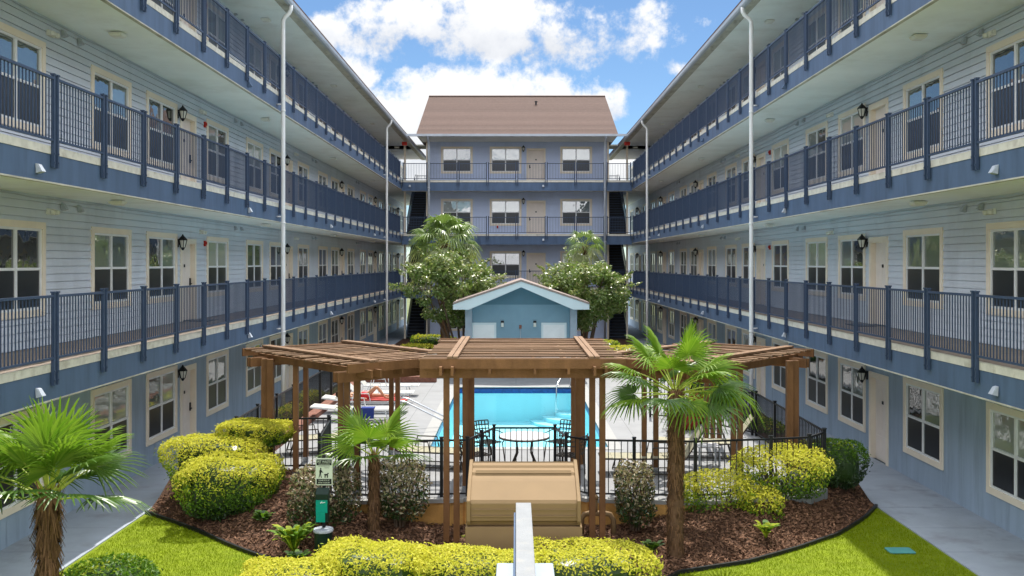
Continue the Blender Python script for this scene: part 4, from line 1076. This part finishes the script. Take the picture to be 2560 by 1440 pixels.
def palm(name, x, y, z0, ztop, r0, r1, label, nleaf, plen, rad, droop, cat='palm tree', mats=('palm','palmdark','petiole'), emin=-35, emax=80, fib=900, extra=(), nseg=26, shag=1.0, stiff=.5):
    o = empty(name,(x,y,z0),label,cat)
    tr = MB(); n = 26; prof = []
    for i in range(n+1):
        t = i/n; prof.append((r0+(r1-r0)*t+.012*math.sin(i*2.3)+random.uniform(-.008,.008),(ztop-z0)*t))
    tr.lathe(prof,(x,y,z0-.05),14); tk = tr.build('trunk','palmbark',o,smooth=True)
    # hanging fibres and old leaf bases
    fb = MB()
    for i in range(fib):
        t = random.random()**.85; a = random.uniform(0,2*PI); zz = z0+(ztop-z0)*t; rr = r0+(r1-r0)*t
        l = random.uniform(.04,.11)*shag*(1+.8*t); ox = random.uniform(.2,.55)*l
        p = Vector((x+rr*math.cos(a),y+rr*math.sin(a),zz)); tg = Vector((-math.sin(a),math.cos(a),0))*random.uniform(.006,.014)*(.6+.6*shag)
        q = p+Vector((math.cos(a)*ox,math.sin(a)*ox,random.choice((-1,-1,1))*l))
        fb.quad(p-tg,p+tg,q+tg*.3,q-tg*.3)
    if fib: fb.build('fibre','fibre',tk)
    cr = MB(); ga = PI*(3-math.sqrt(5))
    for i in range(nleaf):
        t = (i+.5)/nleaf; el_ = R(emax+(emin-emax)*t**.9+random.uniform(-7,7)); a = i*ga+random.uniform(-.25,.25)
        d = (math.cos(a)*math.cos(el_),math.sin(a)*math.cos(el_),math.sin(el_))
        b = (x+.05*math.cos(a),y+.05*math.sin(a),ztop+.02-.15*t)
        fan(cr,b,d,plen*random.uniform(.85,1.12),rad*random.uniform(.88,1.08),droop*(.7+.8*t),nseg,115,1 if t > .6 else 0,random.uniform(-.5,.5),2,stiff)
    for (d,pl_,ra,dr) in extra: fan(cr,(x,y,ztop-.1),d,pl_,ra,dr,nseg,115,0,.1,2,stiff)
    cr.build('crown',list(mats),o)
    return o
palm('fan_palm',-5.85,12.0,0,2.16,.125,.11,'young fan palm with shaggy brown trunk on the lawn at the left edge',22,.60,.66,.22,fib=1500,shag=1.35,emin=8)
palm('fan_palm',-2.53,17.1,.1,1.62,.115,.085,'smallest fan palm with slim trunk between the two bronze leaved bushes',10,.42,.68,.2,emin=2,emax=72,fib=900,shag=.8)
palm('fan_palm',2.68,16.15,.05,2.90,.14,.115,'tallest fan palm with thick dark trunk in the mulch right of the pergola posts',19,.70,.66,.3,emin=-6,emax=78,fib=1500,shag=.85,
  extra=(((.92,-.25,.12),.85,.66,1.0),((-.85,-.3,.0),.72,.66,.45),((.25,-.9,-.1),.5,.6,.8)))
palm('cabbage_palm',-3.55,48,.3,6.0,.24,.2,'big bushy cabbage palm behind the left hand flowering tree',44,1.1,1.0,.7,mats=('sabal','sabalpale','petiole'),emin=-45,emax=80,fib=0,nseg=22,stiff=.4)
palm('cabbage_palm',3.45,48,.3,5.9,.16,.14,'small cabbage palm peeping above the right hand flowering tree',16,.55,.7,.6,mats=('sabal','sabalpale','petiole'),emin=-50,emax=80,fib=0,nseg=24,stiff=.3)

# ------------------------------------------------------------------ trees
def tree(x, y, z0, crown_c, crown_r, label, n=13000, size=.155):
    o = empty('flowering_tree',(x,y,z0),label,'tree','broad trees flanking the pool house')
    tr = MB(); cc = Vector(crown_c); tips = []
    for i in range(6):
        a = i*2*PI/6+.3; b0 = Vector((x+.12*math.cos(a),y+.12*math.sin(a),z0)); b1 = Vector((x+.35*math.cos(a),y+.35*math.sin(a),z0+1.1))
        b2 = cc+Vector((crown_r[0]*.4*math.cos(a),crown_r[1]*.4*math.sin(a),random.uniform(-.6,.1))); b3 = cc+Vector((crown_r[0]*.7*math.cos(a+.3),crown_r[1]*.7*math.sin(a+.3),random.uniform(0,.9)))
        tr.tube([b0,b1,b2,b3],[.07,.055,.035,.012],7); tips.append(b3)
        for k in range(3):
            e = b2+Vector((random.uniform(-1,1)*.8,random.uniform(-1,1)*.8,random.uniform(.2,1.0))); tr.tube([b2,(b2+e)/2+Vector((0,0,.1)),e],[.025,.016,.006],5)
    tr.build('trunk','bark',o,smooth=True)
    cl_ = []
    for i in range(44):
        d = rng.normal(size=3); d /= np.linalg.norm(d); k = rng.uniform(.35,1.0)**.5
        p = np.array(crown_c)+d*np.array(crown_r)*k*.86; cl_.append((p,rng.uniform(.30,.58)))
    mb = MB(); tot = sum(r*r for _,r in cl_)
    for p,r in cl_:
        m_ = int(n*r*r/tot); d = rng.normal(size=(m_,3)); d /= np.linalg.norm(d,axis=1)[:,None]
        q = p+d*(r*rng.uniform(.25,1.08,m_)**.6)[:,None]*np.array([1.1,1.1,.85])
        # flower heads and pale new tips sit on the outside of each bough
        pale = (rng.uniform(size=m_) < .08+.26*np.clip(d[:,2],0,1))
        leaves(mb,q,d*.6+np.array([0,0,.5]),size,pale.astype(int),.5,.6)
    for i in range(26):        # sprays that stick out of the outline
        d = rng.normal(size=3); d[2] = abs(d[2])*.8-.1; d /= np.linalg.norm(d); s0 = np.array(crown_c)+d*np.array(crown_r)*.85
        m_ = 46; t = rng.uniform(0,1,m_)[:,None]; q = s0+d*t*.75+rng.normal(size=(m_,3))*.07*(1.2-t); leaves(mb,q,np.tile([0,0,1.],(m_,1)),size,(rng.uniform(size=m_) < .4).astype(int),.5,.7)
    mb.build('crown',['treeleaf','treepale'],o); return o
tree(-2.5,41.2,.3,(-2.85,41,3.85),(2.15,1.8,1.75),'leafy tree with pale flower tips left of the pool house')
tree(2.9,41.4,.3,(2.95,41.2,3.75),(2.05,1.8,1.6),'leafy tree with pale flower tips right of the pool house')

# ------------------------------------------------------------------ hedges and shrubs
YH = 'clipped golden hedges'
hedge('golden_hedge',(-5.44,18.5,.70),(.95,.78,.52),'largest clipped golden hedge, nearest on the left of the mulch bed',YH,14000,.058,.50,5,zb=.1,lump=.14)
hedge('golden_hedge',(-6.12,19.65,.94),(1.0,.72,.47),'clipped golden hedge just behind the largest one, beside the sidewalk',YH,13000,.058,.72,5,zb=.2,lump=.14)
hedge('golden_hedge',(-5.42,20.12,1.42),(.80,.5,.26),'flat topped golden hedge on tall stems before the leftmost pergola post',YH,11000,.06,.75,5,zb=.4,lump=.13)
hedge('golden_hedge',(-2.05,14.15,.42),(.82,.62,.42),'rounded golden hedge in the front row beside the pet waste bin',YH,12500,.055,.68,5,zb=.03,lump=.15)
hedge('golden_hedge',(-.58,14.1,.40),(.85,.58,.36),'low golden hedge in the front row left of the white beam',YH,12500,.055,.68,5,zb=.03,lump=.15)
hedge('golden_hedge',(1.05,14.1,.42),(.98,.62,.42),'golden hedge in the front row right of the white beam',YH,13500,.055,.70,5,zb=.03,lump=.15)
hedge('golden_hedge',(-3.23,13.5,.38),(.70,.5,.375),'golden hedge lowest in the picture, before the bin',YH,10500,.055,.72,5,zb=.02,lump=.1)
YS = 'loose golden shrubs right of the tall palm'
hedge('golden_shrub',(3.75,18.0,.62),(.76,.5,.46),'loose golden shrub beside the tall palm trunk',YS,4600,.065,.55,3,False,9,.1,'shrub',.1,.5)
hedge('golden_shrub',(5.15,18.6,.95),(.98,.72,.50),'larger bushy golden shrub with bare stems before the right fence corner',YS,8500,.062,.68,3,False,10,.2,'shrub',.1,.45)
hedge('golden_shrub',(4.55,17.9,.45),(.45,.4,.4),'low loose golden shrub between the two bigger golden ones',YS,2400,.065,.62,3,False,7,.1,'shrub',.1,.5)
hedge('green_shrub',(6.62,19.9,.85),(.62,.7,.48),'dark green shrub beside the shaded right sidewalk',None,6000,.06,-.45,3,True,9,.2,'shrub')
hedge('green_shrub',(-5.6,13.2,.46),(.66,.5,.45),'glossy green bush at the foot of the lawn palm',None,4600,.075,-.35,3,True,6,.0,'shrub')
def bush(c, r, label, n, zb, group='bronze leaved bushes by the pool fence'):
    o = empty('bronze_bush',(c[0],c[1],zb),label,'shrub',group)
    mb = MB(); p,g,u_ = superpts(n,c,r,3,int(abs(c[0]*50)),.12,.55)
    k = rng.uniform(size=len(p))+.35*u_[:,2]
    leaves(mb,p,g,.07,np.where(k > .66,2,np.where(k > .42,0,1)),.5,.9); mb.build('foliage',['plum','dgreen','pink'],o)
    st = MB()
    for i in range(9):
        a = 2*PI*i/9; st.tube([(c[0]+.08*math.cos(a),c[1]+.08*math.sin(a),zb),(c[0]+r[0]*.35*math.cos(a),c[1]+r[1]*.35*math.sin(a),c[2]-.1),(c[0]+r[0]*.7*math.cos(a),c[1]+r[1]*.7*math.sin(a),c[2]+r[2]*.6)],[.02,.014,.006],5)
    st.build('stem','bark',o)
bush((-3.45,17.35,.80),(.62,.5,.55),'bronze leaved bush behind the pet waste sign',3900,.2)
bush((-2.12,17.5,.86),(.5,.42,.52),'bronze leaved bush right of the small palm trunk',3300,.2)
bush((2.16,17.45,.82),(.37,.38,.58),'narrow bronze leaved bush left of the tall palm trunk',2600,.15)
# broad leaved plants by the bin, with lobed arching leaves
def rosette(x,y,z0,h,n,label,name='leafy_plant',mats=('lime','green'),size=.3):
    o = empty(name,(x,y,z0),label,'plant'); mb = MB()
    for i in range(n):
        a = random.uniform(0,2*PI); L = h*random.uniform(.6,1.1); out_ = random.uniform(.25,.8)*h; w = size*random.uniform(.12,.2)
        d = Vector((math.cos(a),math.sin(a),0)); tg = Vector((-math.sin(a),math.cos(a),0)); p0 = Vector((x,y,z0))
        pts_ = [p0+d*out_*t+Vector((0,0,L*(1.7*t-.95*t*t))) for t in (0,.35,.6,.8,1)]
        wd = [.01,.015,w,w*.8,.008]; vs = []
        for p,ww in zip(pts_,wd): vs += [p-tg*ww,p+tg*ww]
        mb.add(vs,[(2*j,2*j+1,2*j+3,2*j+2) for j in range(4)],random.choice((0,1,1)))
    mb.build('leaf_cluster',list(mats),o)
rosette(-3.75,16.2,.1,.62,60,'bright green leafy plant just left of the pet waste bin')
rosette(-3.55,15.6,.05,.34,45,'low dark leafy plant at the edging before the bin',mats=('green','dgreen'))
rosette(2.3,16.2,.08,.3,30,'small green plant at the foot of the narrow bronze bush',mats=('green','dgreen'))
rosette(4.4,16.9,.15,.34,30,'small green plant under the loose golden shrubs',mats=('green','lime'))
rosette(-4.6,17.5,.2,.34,30,'small fern like plant at the corner of the largest golden hedge',mats=('green','dgreen'))
# planting strips beside the deck
for i,(x,y) in enumerate(((-6.75,25.5),(-6.7,28.5),(-6.75,31.5))):
    hedge('green_shrub',(x,y,.45),(.45,1.1,.35),('low green shrubs in the left planting strip, nearest clump','low green shrubs in the left planting strip, middle clump','low green shrubs in the left planting strip, farthest clump')[i],'planting strip shrubs',1800,.085,.12,3,False,5,.1,'shrub',.15,.4)
for i,(x,y) in enumerate(((6.85,22.5),(6.85,26.0))):
    hedge('green_shrub',(x,y,.42),(.42,1.1,.32),('low dark shrub outside the right side fence, nearest clump','low dark shrub outside the right side fence, farther clump')[i],'planting strip shrubs',1800,.085,-.1,3,False,5,.1,'shrub',.15,.4)
hedge('golden_hedge',(-4.75,46,.75),(.85,.8,.35),'low golden hedge far back by the left stairs',YH,2500,.11,.85,zb=.1)
hedge('green_shrub',(-4.2,48.5,.95),(1.1,.8,.4),'low green hedge far back under the left stairs',None,2600,.11,.05,zb=.1,cat='shrub')
hedge('green_shrub',(-1.9,43.6,.9),(.9,.8,.4),'green hedge behind the left trunk of the flowering trees',None,2200,.11,.05,zb=.1,cat='shrub')
hedge('golden_hedge',(4.9,44.5,.8),(.9,.8,.35),'low golden hedge far back by the right stairs',YH,2500,.11,.85,zb=.1)
hedge('green_shrub',(4.1,45.5,.9),(.8,.8,.45),'green shrub far back beside the right flowering tree',None,2200,.11,.05,zb=.1,cat='shrub')
bk = MB(); bk.lathe([(.5,0),(.95,.15),(1.0,.45),(.7,.75),(.2,.85)],(-3.9,44.2,.1),16); bk.v = [(x+.08*math.sin(y*9+z*7),y,z+.06*math.sin(x*11)) for x,y,z in bk.v]
tag(bk.build('boulder','stone',smooth=True),'pale grey boulder far back before the low golden hedge','boulder')
struct(MB().box(-7.36,7.36,44,62.5,-.05,.06),'planting_ground','mulch')
